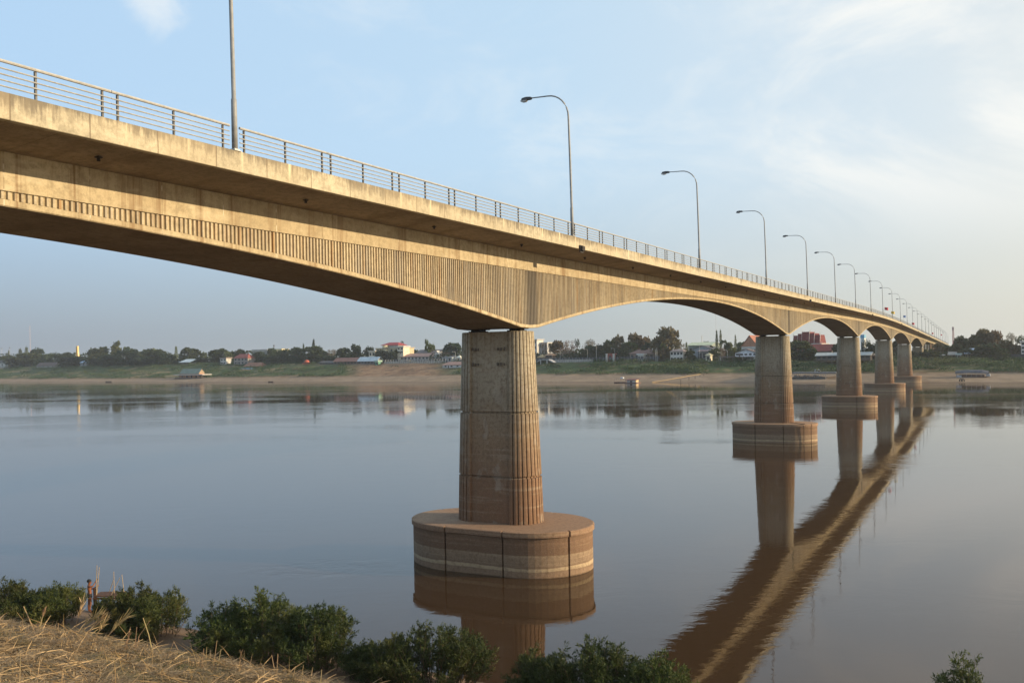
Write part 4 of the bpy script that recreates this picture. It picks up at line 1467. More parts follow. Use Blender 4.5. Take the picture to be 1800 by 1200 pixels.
HG = 'houses along the far bank'
house('house', 'dark roofed house with a white wall cut by the left edge', 'house', -6, 15, 84, 637, 633, 'gable', DARKR, WHITE, group=HG)
house('house', 'long dark roofed house with one white wall end below the left trees', 'house', 64, 98, 82, 643, 637, 'gable', (.11, .075, .065), WHITE, nwin=4, group=HG)
house('house', 'pale roofed house half hidden left of the golden tower', 'house', 94, 113, 104, 630, 626, 'gable', (.46, .45, .42), (.28, .28, .24), nwin=2, group=HG)
house('shed', 'small shed with a light blue roof right of the golden tower', 'shed', 141, 154, 86, 637, 633, 'shed', (.36, .48, .62), (.2, .2, .2), dp=5, nwin=1, group=HG)
house('house', 'house with a long white tin roof left of the boathouse', 'house', 315, 335, 86, 636.5, 631, 'shed', (.66, .66, .62), (.14, .13, .12), nwin=3, group=HG)
house('house', 'narrow two storey balcony house on white posts', 'house', 387, 399, 84, 630, 628, 'flat', (.24, .2, .18), WHITE, dp=6, nwin=2, storeys=2, yb=641.5, group=HG)
house('pavilion', 'two storey pavilion with a bright red roof and white columns', 'pavilion', 411, 437, 82, 629, 622, 'hip', (.28, .08, .06), (.26, .23, .21), dp=8, nwin=4, storeys=2, posts=5, yb=641, group=HG)
house('shelter', 'open shelter with an orange tiled roof below the red pavilion', 'shelter', 428, 461, 74, 643.5, 637, 'hip', (.26, .125, .08), (.16, .11, .085), dp=7, nwin=4, group=HG)
house('building', 'flat roofed grey block above the trees', 'building', 444, 472, 124, 618, 614, 'flat', (.40, .37, .33), (.30, .29, .27), dp=12, nwin=6, group=HG)
house('building', 'yellow topped roof peeking over trees next to the dark mast', 'building', 485, 497, 124, 616, 613, 'flat', (.62, .52, .28), CREAM, nwin=2, group=HG)
house('stall', 'low stall with an orange front under the red parasol', 'stall', 533, 546, 84, 640, 637.5, 'flat', (.34, .11, .06), (.42, .15, .08), dp=4, nwin=1, group=HG)
house('long_house', 'long low house with a dark roof left of the brown roofed one', 'house', 561, 588, 83, 637, 634, 'gable', (.09, .085, .085), (.10, .085, .075), nwin=5, group=HG)
house('long_house', 'long wooden house with a red brown roof and brown front', 'house', 586, 629, 82, 635, 628.5, 'gable', (.24, .115, .085), (.13, .085, .07), nwin=7, group=HG)
house('long_house', 'long house with a pale blue grey roof and a green end wall', 'house', 628, 664, 82, 634.5, 627, 'gable', (.45, .50, .53), (.13, .12, .12), nwin=6, group=HG)
house('shed', 'green walled shed at the right end of the pale blue roof', 'shed', 659, 666, 80, 636, 633, 'flat', (.30, .42, .36), (.16, .36, .25), dp=4, nwin=1, group=HG)
# the cream villa
villa = house('villa', 'cream multi storey building with a dark red hipped roof and round bay', 'building', 660, 711, 104, 612, 611, 'flat', (.56, .47, .33), CREAM, dp=14, nwin=6, storeys=2, yb=630)
X, Y, Wd = site(660, 711, 104); g0 = far_h(X, 104) - .15
hz_ = lambda x, y: height_at(x, y, Y) - g0
ups = lambda x: (x - 685.5) / 51 * Wd
mb = MB(); mb.box(ups(672), ups(699), 1.5, 11, hz_(685, 611) - .3, hz_(685, 606.5)); mb.build('upper_storey', paint(WHITE), villa)
mb = MB(); W2 = ups(700) - ups(671)
roof_mesh('hip', W2, 10, hz_(685, 606.5), hz_(685, 601.5), 1.0, mb); o = mb.build('roof', paint((.30, .05, .055)), villa); o.location = ((ups(671) + ups(700)) / 2, 1, 0)
mb = MB(); mb.loft([[(ups(679) + 2.6 * math.cos(a * PI / 8), -.2 + 2.6 * math.sin(a * PI / 8), z) for a in range(16)] for z in (-.3, hz_(679, 606.8))]); mb.build('round_bay', paint((.66, .55, .34)), villa)
for zz_ in (617.5, 612.5, 623):
    mb = MB(); mb.loft([[(ups(679) + 2.65 * math.cos(a * PI / 8), -.2 + 2.65 * math.sin(a * PI / 8), z) for a in range(16)] for z in (hz_(679, zz_ + .8), hz_(679, zz_ - .8))]); mb.build('window', GLASS, villa)
house('building', 'white house wing at the right end of the cream building', 'building', 698, 711, 98, 610, 608, 'flat', WHITE, (.66, .60, .46), dp=8, nwin=2, storeys=2, yb=622, group=HG)
house('house', 'small white walled house left below the cream building', 'house', 648, 661, 96, 618, 616, 'flat', (.5, .44, .36), (.60, .52, .38), dp=8, nwin=2, storeys=2, group=HG)
house('arcade', 'long arcaded building with a brown tiled roof and white posts', 'building', 703, 762, 98, 626.5, 621, 'hip', PINK, (.42, .39, .36), dp=12, nwin=9, posts=9, yb=633, group=HG)
house('hall', 'long hall with a dark grey roof behind the arcade', 'hall', 731, 773, 126, 620, 614, 'gable', (.13, .115, .12), (.20, .19, .19), dp=14, nwin=6, group=HG)
house('gatehouse', 'white stepped gable at the right end of the dark hall', 'gatehouse', 763, 774, 95, 625, 616, 'front', WHITE, WHITE, dp=3, nwin=1, oh=.3, group=HG)
house('kiosk', 'white kiosk with a rounded top left of the nearest pier', 'kiosk', 801, 811, 90, 628.5, 624, 'pyramid', (.66, .62, .5), WHITE, dp=3.5, nwin=1, oh=.3, group=HG)
house('house', 'low white house with a brown roof on the slope left of the nearest pier', 'house', 777, 822, 68, 641, 635.5, 'hip', PINK, (.52, .51, .50), dp=8, nwin=4, group=HG)
house('shed', 'pale blue fronted shed behind the promenade left of the kiosk', 'shed', 776, 796, 92, 628, 625.5, 'shed', (.2, .2, .22), (.40, .47, .52), dp=6, nwin=2, group=HG)
house('building', 'tall plain white building just right of the nearest pier', 'building', 928, 946, 112, 597, 596, 'flat', WHITE, WHITE, dp=10, nwin=2, storeys=4, group=HG)
house('building', 'low white and glass building behind the reddish trees', 'building', 946, 964, 118, 603, 601.5, 'flat', WHITE, (.40, .40, .42), dp=10, nwin=3, storeys=3, group=HG)
house('thatched_hut', 'thatched hut with a peaked straw roof right of the nearest pier', 'hut', 944, 957, 90, 628, 622.5, 'pyramid', (.34, .25, .14), (.24, .18, .12), dp=5, nwin=1, group=HG)
house('thatched_hut', 'open pavilion with a flat tiled roof beside the thatched hut', 'pavilion', 958, 973, 92, 624, 621, 'hip', (.34, .20, .12), (.20, .14, .1), dp=5, nwin=2, posts=3, yb=630, group=HG)
house('house', 'brown roofed house left of the giant round tree', 'house', 1106, 1152, 94, 621, 614, 'hip', (.20, .12, .10), (.24, .17, .14), dp=10, nwin=5, group=HG)
house('kiosk', 'white kiosk behind the promenade below the brown roofed house', 'kiosk', 1120, 1133, 88, 623.5, 621.5, 'flat', (.60, .60, .58), (.58, .57, .54), dp=4, nwin=2, group=HG)
house('house', 'red fronted shop between the two white gate posts', 'shop', 1067, 1079, 92, 623, 621, 'flat', (.34, .10, .07), (.34, .09, .07), dp=5, nwin=1, group=HG)
house('house', 'two storey white house with grey roof right of the giant tree', 'house', 1177, 1203, 88, 617.5, 613.5, 'hip', (.20, .17, .17), (.56, .53, .49), dp=8, nwin=4, storeys=2, group=HG)
house('warehouse', 'wide warehouse with a pale green roof', 'warehouse', 1208, 1253, 132, 606.5, 601, 'gable', (.42, .46, .33), (.24, .28, .25), dp=20, nwin=4, group=HG)
house('hall', 'grey gable fronted hall below the pale green roof', 'hall', 1215, 1257, 104, 614, 607, 'front', (.12, .115, .12), GREYB, dp=16, nwin=0, door=False, group=HG)
house('house', 'pink roofed lean to before the grey gabled hall', 'house', 1226, 1252, 96, 617, 614, 'shed', (.27, .19, .18), (.18, .17, .17), dp=5, nwin=3, group=HG)
house('pavilion', 'small thatched riverside pavilion below the grey gabled hall', 'pavilion', 1240, 1250, 84, 624.5, 620, 'pyramid', (.40, .36, .24), (.50, .46, .36), dp=4, nwin=1, group=HG)
# temple with the triangular gable
tm = house('temple', 'temple with a steep orange brown triangular gable by the second pier', 'temple', 1303, 1334, 128, 609, 589, 'front', (.30, .12, .08), (.5, .47, .44), dp=22, nwin=4, oh=.5, gablec=(.40, .19, .12))
wh = house('house', 'white two storey restaurant with a dark gable roof on stilts by the second pier', 'restaurant', 1291, 1333, 84, 620, 613, 'front', (.11, .085, .08), (.62, .63, .66), dp=9, yb=626.5, nwin=5, posts=6, deck_=True, group=HG)
house('boardwalk', 'low brown boardwalk on posts left of the white restaurant', 'boardwalk', 1264, 1292, 80, 627.2, 626.5, 'flat', (.20, .17, .16), (.19, .15, .13), dp=3, yb=628, nwin=0, door=False, posts=5)
# the great red temple roof
X, Y, Wd = site(1393, 1445, 122); g0 = far_h(X, 122) - .2
rt = thing('temple', 'large temple with a stepped red roof of five gables and white finials', 'temple', (X, Y, g0), UB)
hz_ = lambda y: height_at(1419, y, Y) - g0
ups = lambda x: (x - 1419) / 52 * Wd
mb = MB(); mb.box(ups(1394), ups(1444), 0, 22, 0, hz_(604)); mb.build('wall', paint((.30, .11, .09)), rt)
mb = MB(); mb.box(ups(1393), ups(1445), -.35, 22.3, hz_(605), hz_(603.6)); mb.build('cornice', paint(WHITE), rt)
for i, (a, b, yt) in enumerate(((1394, 1402.5, 589), (1402.5, 1410.5, 586), (1410.5, 1423, 583), (1423, 1431, 585.5), (1431, 1440.5, 588.5))):
    mb = MB()
    xa, xb = ups(a) - .1, ups(b) + .1
    yo = (2.2, 1.1, 0, 1.1, 2.2)[i]
    zr = hz_(yt)
    mb.loft([[(x, y, z) for y, z in ((yo, hz_(604)), (yo + .1, hz_(597)), (yo + 1.4, zr), (15, zr), (22 - yo, hz_(604)))] for x in (xa, xb)])
    r_ = mb.build('roof', paint((.15, .034, .034)), rt)
    for xx in (xa, xb):
        mb = MB(); sg = -1 if xx == xa else 1
        mb.loft([[(xx + sg * .02 + dx, y, z + .02) for y, z in ((yo - .06, hz_(604)), (yo + .04, hz_(597)), (yo + 1.34, zr + .1), (yo + 1.9, zr + .1))] for dx in (-.09, .09)]); mb.build('bargeboard', paint((.46, .40, .38)), r_)
for x, y in ((1394.3, 584.5), (1409.5, 580), (1423.4, 579), (1431.5, 582), (1440.8, 584)):
    mb = MB(); zr = hz_(y + 4.5); mb.tube([(ups(x), 2.2, zr - .3), (ups(x) + .15, 2.0, zr + .7), (ups(x) + .55, 1.8, hz_(y))], [.22, .16, .05], 6); mb.build('finial', paint((.55, .50, .42)), rt)
for i in range(5):
    mb = MB(); xx = ups(1399 + i * 10); mb.box(xx - .9, xx + .9, -.06, .02, hz_(616), hz_(608)); mb.build('window', GLASS, rt)
house('temple', 'lower red roofed temple hall right of the great stepped roof', 'temple', 1425, 1464, 108, 616.5, 605, 'gable', (.19, .042, .036), (.24, .19, .16), dp=14, nwin=4, group='red roofed temple halls')
house('tower', 'blue and white tank tower behind the third pier', 'tower', 1513, 1521, 120, 594, 588, 'flat', (.16, .34, .48), (.60, .62, .62), dp=5, nwin=1, oh=.1)
lp = house('pavilion', 'long dark stilted pavilion with a grey roof behind the third pier', 'pavilion', 1433, 1533, 72, 624, 619, 'gable', (.36, .37, .36), (.07, .06, .055), dp=9, yb=633, nwin=10, posts=11, deck_=True)
house('house', 'reddish shack right of the stilted grey pavilion', 'house', 1531, 1547, 78, 624, 621, 'shed', (.20, .17, .15), (.28, .15, .11), dp=5, nwin=2, group=HG)
house('house', 'light blue roofed house below the light rounded tree at right', 'house', 1695, 1713, 92, 621, 612, 'shed', (.38, .46, .58), (.42, .33, .24), dp=6, nwin=3, group=HG)
house('hut', 'small white framed hut left of the light blue roof', 'hut', 1682, 1690, 90, 623.5, 620.5, 'flat', (.44, .50, .50), (.40, .42, .42), dp=4, nwin=1, group=HG)
house('house', 'grey roofed low house left of the small white hut', 'house', 1666, 1682, 92, 623, 618, 'gable', (.28, .26, .24), (.26, .24, .20), dp=6, nwin=2, group=HG)
house('house', 'yellow fronted low house at the bank top near the right', 'house', 1727, 1741, 90, 622, 619, 'gable', (.22, .16, .12), (.46, .33, .15), dp=6, nwin=2, group=HG)
house('building', 'white balconied house at the extreme right edge', 'building', 1793, 1812, 94, 601, 599, 'flat', WHITE, WHITE, dp=9, nwin=2, storeys=3, yb=622, group=HG)
house('house', 'white shed roof under the trees right of the bridge end', 'shed', 1652, 1660, 92, 624, 622.5, 'shed', WHITE, (.3, .3, .3), dp=4, nwin=1, group=HG)

# golden tower
X, Y, Wd = site(132.5, 141.5, 112); g0 = far_h(X, 112)
gt = thing('golden_tower', 'narrow golden tower with a flared foot above the trees at left', 'tower', (X, Y, g0), UB)
GOLD = plain('gilded_plaster', (.72, .46, .12), .4, .12, .4, 0, .6)
H0 = height_at(137, 626, Y) - g0; H1 = height_at(137, 608, Y) - g0
for sx in (-1, 1):
    mb = MB()
    mb.loft([[(sx * (a) + dx, dy, z) for dx, dy in ((-b, -.8), (b, -.8), (b, .8), (-b, .8))] for a, b, z in ((1.9, .9, 0), (1.7, .75, H0), (1.0, .55, H0 + (H1 - H0) * .4), (.95, .5, H1))])
    mb.build('leg', GOLD, gt)
mb = MB(); mb.box(-.45, .45, -.5, .5, H1 - 2.6, H1 - .6); mb.build('crest', paint((.85, .80, .68)), gt)
mb = MB(); mb.box(-1.4, 1.4, -.6, .6, H1 - .55, H1); mb.build('cap_beam', GOLD, gt)

# boathouse on the beach
X, Y, Wd = site(313, 358, 30); g0 = far_h(X, 30)
bt = thing('boathouse', 'two tier wooden boathouse with a dark green roof stranded on the sand', 'boathouse', (X, Y, g0), UB + .12)
hz_ = lambda y: height_at(336, y, Y) - g0
mb = MB(); mb.box(-Wd * .46, Wd * .46, -3, 7, -.2, max(.5, hz_(665))); mb.build('hull', paint((.13, .09, .08)), bt)
mb = MB(); mb.box(-Wd * .36, Wd * .32, -1, 5, hz_(665), hz_(656)); mb.build('wall', paint((.36, .20, .13)), bt)
mb = MB(); mb.box(-Wd * .5, Wd * .5, -3.6, 7.6, hz_(659), hz_(657.6)); mb.build('lower_roof', paint((.46, .43, .40)), bt)
mb = MB(); roof_mesh('gable', Wd * .62, 7, hz_(656), hz_(648), .5, mb); o = mb.build('roof', paint((.15, .19, .16)), bt); o.location = (-.6, -1, 0)
for sx, nm in ((Wd * .31, 'gable_end'),):
    mb = MB(); k = [(sx, -1, hz_(656)), (sx, 6, hz_(656)), (sx, 2.5, hz_(649)), (sx - .2, -1, hz_(656)), (sx - .2, 6, hz_(656)), (sx - .2, 2.5, hz_(649))]
    mb.add(k, [(0, 1, 2), (5, 4, 3), (0, 2, 5, 3), (1, 4, 5, 2), (0, 3, 4, 1)]); mb.build(nm, paint((.32, .23, .15)), bt)
for i in range(8):
    mb = MB(); xx = -Wd * .47 + Wd * .94 * i / 7; mb.box(xx - .12, xx + .12, -3.2, -2.96, .4, hz_(659)); mb.build('post', paint((.32, .22, .18)), bt)
for i in range(4):
    mb = MB(); xx = -Wd * .26 + Wd * .16 * i; mb.box(xx - .8, xx + .8, -1.05, -.98, hz_(664), hz_(660)); mb.build('window', GLASS, bt)

# red parasol
X, Y, _ = site(537, 543, 80); g0 = far_h(X, 80)
pa = thing('parasol', 'bright red parasol standing among dark trees at the bank top', 'parasol', (X, Y, g0))
hp = height_at(540, 632, Y) - g0; rp = 2.3
mb = MB(); mb.tube([(0, 0, 0), (0, 0, hp)], .06, 6); mb.build('pole', paint(WOODC), pa)
mb = MB(); mb.loft([[(r * math.cos(a * PI / 6), r * math.sin(a * PI / 6), z) for a in range(12)] for r, z in ((rp, hp - 2.3), (rp * .97, hp - 1.7), (rp * .72, hp - .7), (.15, hp - .05))]); mb.build('canopy', paint((.42, .10, .06)), pa)

# masts, lamps and poles
def mast(x, yt, q, label, r=.12, head=None, col=(.45, .45, .46), cat='mast', name='mast', group=None, yb=None):
    X, Y = far(x, q, yt); g0 = far_h(X, q) - .3
    o = thing(name, label, cat, (X, Y, g0), UB, group)
    Ht = height_at(x, yt, Y) - g0
    mb = MB(); mb.tube([(0, 0, 0), (0, 0, Ht)], [r, r * .6], 6); mb.build('pole', paint(col), o)
    if head == 'flood':
        mb = MB(); mb.box(-1.0, 1.0, -.3, .3, Ht - .7, Ht + .5); mb.build('lamp_head', paint((.25, .27, .30)), o)
    elif head == 'arm':
        mb = MB(); mb.tube([(0, 0, Ht - .1), (-.6, -.5, Ht + .35), (-1.7, -1.2, Ht + .4)], .08, 6); mb.build('arm', paint(col), o)
        mb = MB(); mb.box(-2.2, -1.6, -1.5, -1.0, Ht + .25, Ht + .5); mb.build('lamp_head', paint(WHITE), o)
    elif head == 'lattice':
        for k in range(3):
            mb = MB(); a = k * 2.1; mb.tube([(.9 * math.cos(a), .9 * math.sin(a), 0), (.35 * math.cos(a), .35 * math.sin(a), Ht * .97)], .1, 5); mb.build('leg', paint((.45, .14, .11)), o)
        mb = MB()
        for j in range(14):
            z = Ht * j / 14; rr = .9 - .55 * j / 14
            P_ = [(rr * math.cos(k * 2.1), rr * math.sin(k * 2.1), z) for k in range(3)]
            for k in range(3): mb.tube([P_[k], P_[(k + 1) % 3]], .05, 4)
        mb.build('bracing', paint((.55, .50, .48)), o)
        mb = MB(); mb.box(-.5, .5, -.4, .4, Ht * .88, Ht * .99); mb.build('aerials', paint((.40, .30, .30)), o)
    elif head == 'top':
        mb = MB(); mb.box(-.5, .5, -.4, .4, Ht - 1.6, Ht); mb.build('head', paint((.12, .12, .12)), o)
    return o


mast(3.5, 612, 150, 'floodlight mast at the extreme left of the far bank', head='flood', r=.2)
mast(17.5, 611, 150, 'floodlight mast second from the left edge', head='flood', r=.2)
mast(53, 572, 260, 'faint very tall thin radio mast above the left trees', r=.28, col=(.55, .40, .38))
mast(482, 606, 122, 'dark mast with a blunt head beside the yellow topped roof', head='top', r=.3, col=(.13, .12, .12))
mast(801, 619, 86, 'white street lamp on the promenade left of the nearest pier', head='arm', col=(.6, .6, .58), cat='street lamp', name='promenade_lamp', group='street lamps on the far promenade')
mast(985, 616, 88, 'white street lamp among the reddish trees right of the nearest pier', head='arm', col=(.6, .6, .58), cat='street lamp', name='promenade_lamp', group='street lamps on the far promenade')
mast(1033, 614.5, 88, 'street lamp left of the tall plain pole', head='arm', col=(.5, .5, .48), cat='street lamp', name='promenade_lamp', group='street lamps on the far promenade')
mast(1048.5, 605, 88, 'tall plain pole beside the small flat dark tree', r=.2, col=(.42, .40, .38))
mast(1081, 613, 88, 'street lamp right of the white gate posts', head='arm', col=(.5, .5, .48), cat='street lamp', name='promenade_lamp', group='street lamps on the far promenade')
mast(1155, 611, 88, 'white flag pole pair, left one, below the giant round tree', r=.16, col=(.6, .6, .58))
mast(1152.5, 613, 88, 'white flag pole pair, thinner one, below the giant round tree', r=.12, col=(.6, .6, .58))
mast(1211, 608, 90, 'grey utility pole left of the grey gabled hall', r=.16)
mast(1230, 604, 90, 'grey utility pole before the middle of the grey gabled hall', r=.16)
mast(1234, 590, 150, 'white spire mast above the pale green roof', r=.4, col=WHITE)
mast(1258, 522, 420, 'hair thin distant radio mast rising under the bridge arch', r=.16, col=(.55, .5, .5))
mast(1279, 616, 88, 'thin grey lamp pole between rust tree and white restaurant', r=.12, head='arm', cat='street lamp', name='promenade_lamp', group='street lamps on the far promenade')
mast(1675.5, 574, 150, 'red and white lattice telecom mast right of the bridge end', head='lattice', r=.3, col=(.5, .3, .28))
mast(1445, 599, 118, 'thin antenna frame right of the stepped red temple roof', r=.2, col=(.4, .38, .36))

# promenade wall and rails, gates, steps
def wall_run(name, label, x0, x1, q, yt, yb, col, cat, n=0, postc=None, th=.35, rail=False):
    X, Y, Wd = site(x0, x1, q); g0 = far_h(X, q); xc = (x0 + x1) / 2
    zt = height_at(xc, yt, Y) - g0; zb = height_at(xc, yb, Y) - g0
    o = thing(name, label, cat, (X, Y, g0), UB)
    mb = MB()
    if rail:
        for f_ in (1, .55, .12): mb.box(-Wd / 2, Wd / 2, -th / 2, th / 2, zb + (zt - zb) * f_ - .28, zb + (zt - zb) * f_)
    else: mb.box(-Wd / 2, Wd / 2, -th / 2, th / 2, zb, zt)
    mb.build('rail' if rail else 'panel', paint(col), o)
    for i in range(n):
        xx = -Wd / 2 + Wd * (i + .5) / n
        mb = MB(); mb.box(xx - .2, xx + .2, -th / 2 - .12, th / 2 + .12, zb - 1.0, zt + .1); mb.build('post', paint(postc), o)
    return o


wall_run('promenade_railing', 'dark promenade railing with pale posts above the bare red cutting', 676, 822, 88, 631, 635, (.10, .105, .12), 'railing', 30, (.42, .40, .37), rail=True)
wall_run('retaining_wall', 'pale posted retaining wall under the dark promenade railing', 676, 778, 86, 634.6, 640.5, (.30, .28, .25), 'wall', 26, (.46, .43, .38))
wall_run('promenade_railing', 'dark blue promenade railing right of the nearest pier', 941, 1160, 88, 628, 631.6, (.10, .11, .13), 'railing', 36, (.16, .16, .18), rail=True)
wall_run('retaining_wall', 'grey panelled retaining wall below the promenade right of the nearest pier', 975, 1042, 86, 631.7, 637.5, (.30, .285, .27), 'wall', 22, (.40, .38, .35))
wall_run('garden_wall', 'black garden wall along the bank top at the right edge', 1716, 1815, 88, 622.5, 628, (.05, .05, .058), 'wall', 10, (.06, .06, .065))
for x, lab in ((1067, 'white square gate post left of the red fronted shop'), (1079.2, 'white square gate post right of the red fronted shop')):
    X, Y, Wd = site(x - 1.3, x + 1.3, 85); g0 = far_h(X, 85)
    o = thing('gate_post', lab, 'gate post', (X, Y, g0), UB, 'white gate posts on the promenade')
    ht = height_at(x, 622.5, Y) - g0
    mb = MB(); mb.box(-.5, .5, -.5, .5, -.5, ht); mb.build('shaft', paint(WHITE), o)
    mb = MB(); mb.box(-.62, .62, -.62, .62, ht + .003, ht + .35); mb.build('capital', paint((.6, .58, .54)), o)
X, Y, Wd = site(943, 976, 80); g0 = far_h(X, 80)
o = thing('landing_shelter', 'low shelter with a sloping grey roof below the promenade by the nearest pier', 'shelter', (X, Y, g0), UB)
hz_ = lambda y: height_at(960, y, Y) - g0
mb = MB(); sec = [(-Wd / 2, hz_(637)), (-Wd * .22, hz_(631.3)), (Wd * .22, hz_(631.3)), (Wd / 2, hz_(637)), (Wd * .42, hz_(637)), (Wd * .19, hz_(632.6)), (-Wd * .19, hz_(632.6)), (-Wd * .42, hz_(637))]
mb.loft([[(x, y, z) for x, z in sec] for y in (-2, 3)]); mb.build('roof', paint((.30, .30, .31)), o)
for xx in (-Wd * .2, Wd * .14):
    mb = MB(); mb.box(xx - .25, xx + .25, -1.9, -1.4, -.8, hz_(632.6)); mb.build('post', paint((.55, .53, .50)), o)
mb = MB(); mb.box(-Wd * .3, Wd * .3, 1.5, 2.2, -.5, hz_(634)); mb.build('back_wall', paint((.12, .09, .08)), o)

# ---- boats and floats
def boat(name, label, x0, x1, q, yb, yt, hullc, cat='boat', cabin=None, wd=2.6, on_water=True):
    X, Y, Wd = site(x0, x1, q, yb)
    z0 = 0 if on_water else far_h(X, q)
    o = thing(name, label, cat, (X, Y, z0), UB)
    h = max(.5, height_at((x0 + x1) / 2, yt, Y) - z0)
    rows = []
    for i in range(11):
        u_ = i / 10 * 2 - 1; w_ = wd * math.sqrt(max(.02, 1 - abs(u_) ** 3)) / 2; lift = .35 * h * abs(u_) ** 4
        rows.append([(u_ * Wd / 2, -w_, h + lift), (u_ * Wd / 2, -w_ * .7, -.2), (u_ * Wd / 2, w_ * .7, -.2), (u_ * Wd / 2, w_, h + lift), (u_ * Wd / 2, w_ * .85, h + lift - .08), (u_ * Wd / 2, -w_ * .85, h + lift - .08)])
    mb = MB(); mb.loft(rows); mb.build('hull', paint(hullc), o)
    return o, Wd, h


o, Wd, h = boat('fishing_boat', 'brown wooden boat with a raised stern moored beside the floating hut', 1080, 1103, -6, 676, 672.5, (.24, .15, .12))
mb = MB()
for i in range(7): xx = -Wd * .4 + Wd * .8 * i / 6; mb.box(xx - .06, xx + .06, -.7, -.6, h * .7, h + 1.9)
mb.box(-Wd * .42, Wd * .42, -.72, -.58, h + 1.85, h + 2.0); mb.build('rail', paint((.26, .19, .16)), o)
mb = MB(); mb.box(Wd * .02, Wd * .22, -.8, .8, h + 2.0, h + 2.7); mb.build('awning', paint((.62, .66, .74)), o)
X, Y, Wd = site(1102, 1123, -12, 678)
o = thing('floating_hut', 'small floating hut with a dark red roof and white walls on the river', 'hut', (X, Y, 0), UB)
hz_ = lambda y: height_at(1112, y, Y)
mb = MB(); mb.box(-Wd * .5, Wd * .5, -2.5, 3, -.3, .45); mb.build('raft', paint((.16, .10, .09)), o)
mb = MB(); mb.box(-Wd * .38, Wd * .30, -1.5, 2.5, .45, hz_(667)); mb.build('wall', paint((.52, .50, .48)), o)
mb = MB(); mb.box(-Wd * .12, Wd * .06, -1.56, -1.4, .45, hz_(669)); mb.build('door', paint((.10, .06, .06)), o)
mb = MB(); mb.box(Wd * .305, Wd * .36, -1.5, 2.5, .45, hz_(667)); mb.build('porch_side', paint((.55, .42, .26)), o)
mb = MB(); roof_mesh('shed', Wd * .86, 5.6, hz_(667), hz_(665.5), .35, mb); r_ = mb.build('roof', paint((.17, .075, .07)), o); r_.location = (0, -2.2, 0)
for xx in (-.44, .44):
    mb = MB(); mb.box(Wd * xx - .08, Wd * xx + .08, -2.4, -2.24, .4, hz_(667)); mb.build('post', paint((.35, .25, .18)), o)
# long pontoon with cargo
X, Y, Wd = site(1391, 1471, 20, 664); g0 = far_h(X, 20)
o = thing('pontoon', 'long dark ferry pontoon grounded on the sand between second and third piers', 'pontoon', (X, Y, g0), UB)
hz_ = lambda y: height_at(1431, y, Y) - g0
mb = MB(); mb.box(-Wd / 2, Wd * .28, -3, 4, -.3, hz_(662.5)); mb.build('hull', paint((.05, .05, .055)), o)
mb = MB(); mb.box(-Wd * .48, Wd * .5, -2, 8, hz_(656), hz_(654)); mb.build('upper_deck', paint((.12, .125, .14)), o)
for i in range(16):
    mb = MB(); xx = -Wd * .46 + Wd * .74 * i / 15; mb.box(xx - .1, xx + .1, -2, -1.8, hz_(662.5), hz_(656)); mb.build('post', paint((.30, .24, .22)), o)
mb = MB()
for i in range(9):
    xx = -Wd * .44 + Wd * .07 * i; mb.box(xx, xx + Wd * .045, .5, 2.5, hz_(662.5), hz_(659 + (i % 3)))
mb.build('cargo', paint((.36, .30, .28)), o)
house('cabin', 'small white cabin on the slope above the long dark pontoon', 'cabin', 1431, 1441, 50, 650, 649, 'flat', (.62, .64, .66), (.56, .60, .64), dp=4, nwin=1, oh=.1)
# barge at the right
X, Y, Wd = site(1678, 1741, 26, 662); g0 = far_h(X, 26)
o = thing('barge', 'covered dark barge with a long grey awning on the sand at right', 'barge', (X, Y, g0), UB)
hz_ = lambda y: height_at(1709, y, Y) - g0
mb = MB()
rows = []
for i in range(9):
    u_ = i / 8 * 2 - 1; rows.append([(u_ * Wd * .44, -2.2, hz_(663) + .5 * u_ ** 4), (u_ * Wd * .40, -1.7, -.2), (u_ * Wd * .40, 1.7, -.2), (u_ * Wd * .44, 2.2, hz_(663) + .5 * u_ ** 4)])
mb.loft(rows); mb.build('hull', paint((.06, .055, .06)), o)
mb = MB(); mb.box(-Wd * .36, Wd * .34, -1.6, 1.6, hz_(663), hz_(658)); mb.build('cabin', paint((.12, .08, .075)), o)
mb = MB()
rows = []
for i in range(7):
    u_ = i / 6 * 2 - 1; zz_ = hz_(656) + (hz_(651) - hz_(656)) * (1 - u_ * u_) ** .5
    rows.append([(-Wd * .46, u_ * 3, zz_), (-Wd * .1, u_ * 3.1, zz_ + .4), (Wd * .3, u_ * 3, zz_ + .25), (Wd * .46, u_ * 2.4, zz_ - .35)])
mb.strip(rows); r_ = mb.build('awning', paint((.085, .09, .11)), o); sm_ = r_.modifiers.new('thick', 'SOLIDIFY'); sm_.thickness = .12
for i in range(7):
    mb = MB(); xx = -Wd * .42 + Wd * .82 * i / 6; mb.box(xx - .1, xx + .1, -2.6, -2.4, .2, hz_(656)); mb.build('post', paint((.25, .22, .22)), o)
mb = MB(); mb.box(-Wd * .44, -Wd * .28, -2.0, 1, hz_(663), hz_(659)); mb.build('crate', paint((.46, .48, .54)), o)
mb = MB(); mb.box(Wd * .40, Wd * .50, -1, 1, hz_(661), hz_(657)); mb.build('stern_box', paint((.40, .44, .50)), o)
for x, lab in ((1689.3, 'black tyre lying at the waterline, left of two by the barge'), (1693, 'black tyre lying at the waterline, right of two by the barge')):
    X, Y = far(x, 5, 669); z = far_h(X, 5)
    o = thing('tyre', lab, 'tyre', (X, Y, z), UB, 'tyres at the waterline')
    mb = MB(); mb.loft([[((.62 + .24 * math.cos(b)) * math.cos(a * PI / 9), .2 * math.sin(b), .5 + (.62 + .24 * math.cos(b)) * math.sin(a * PI / 9)) for b in [j * PI / 4 for j in range(8)]] for a in range(19)], False)
    mb.build('tread', paint((.018, .018, .02)), o)
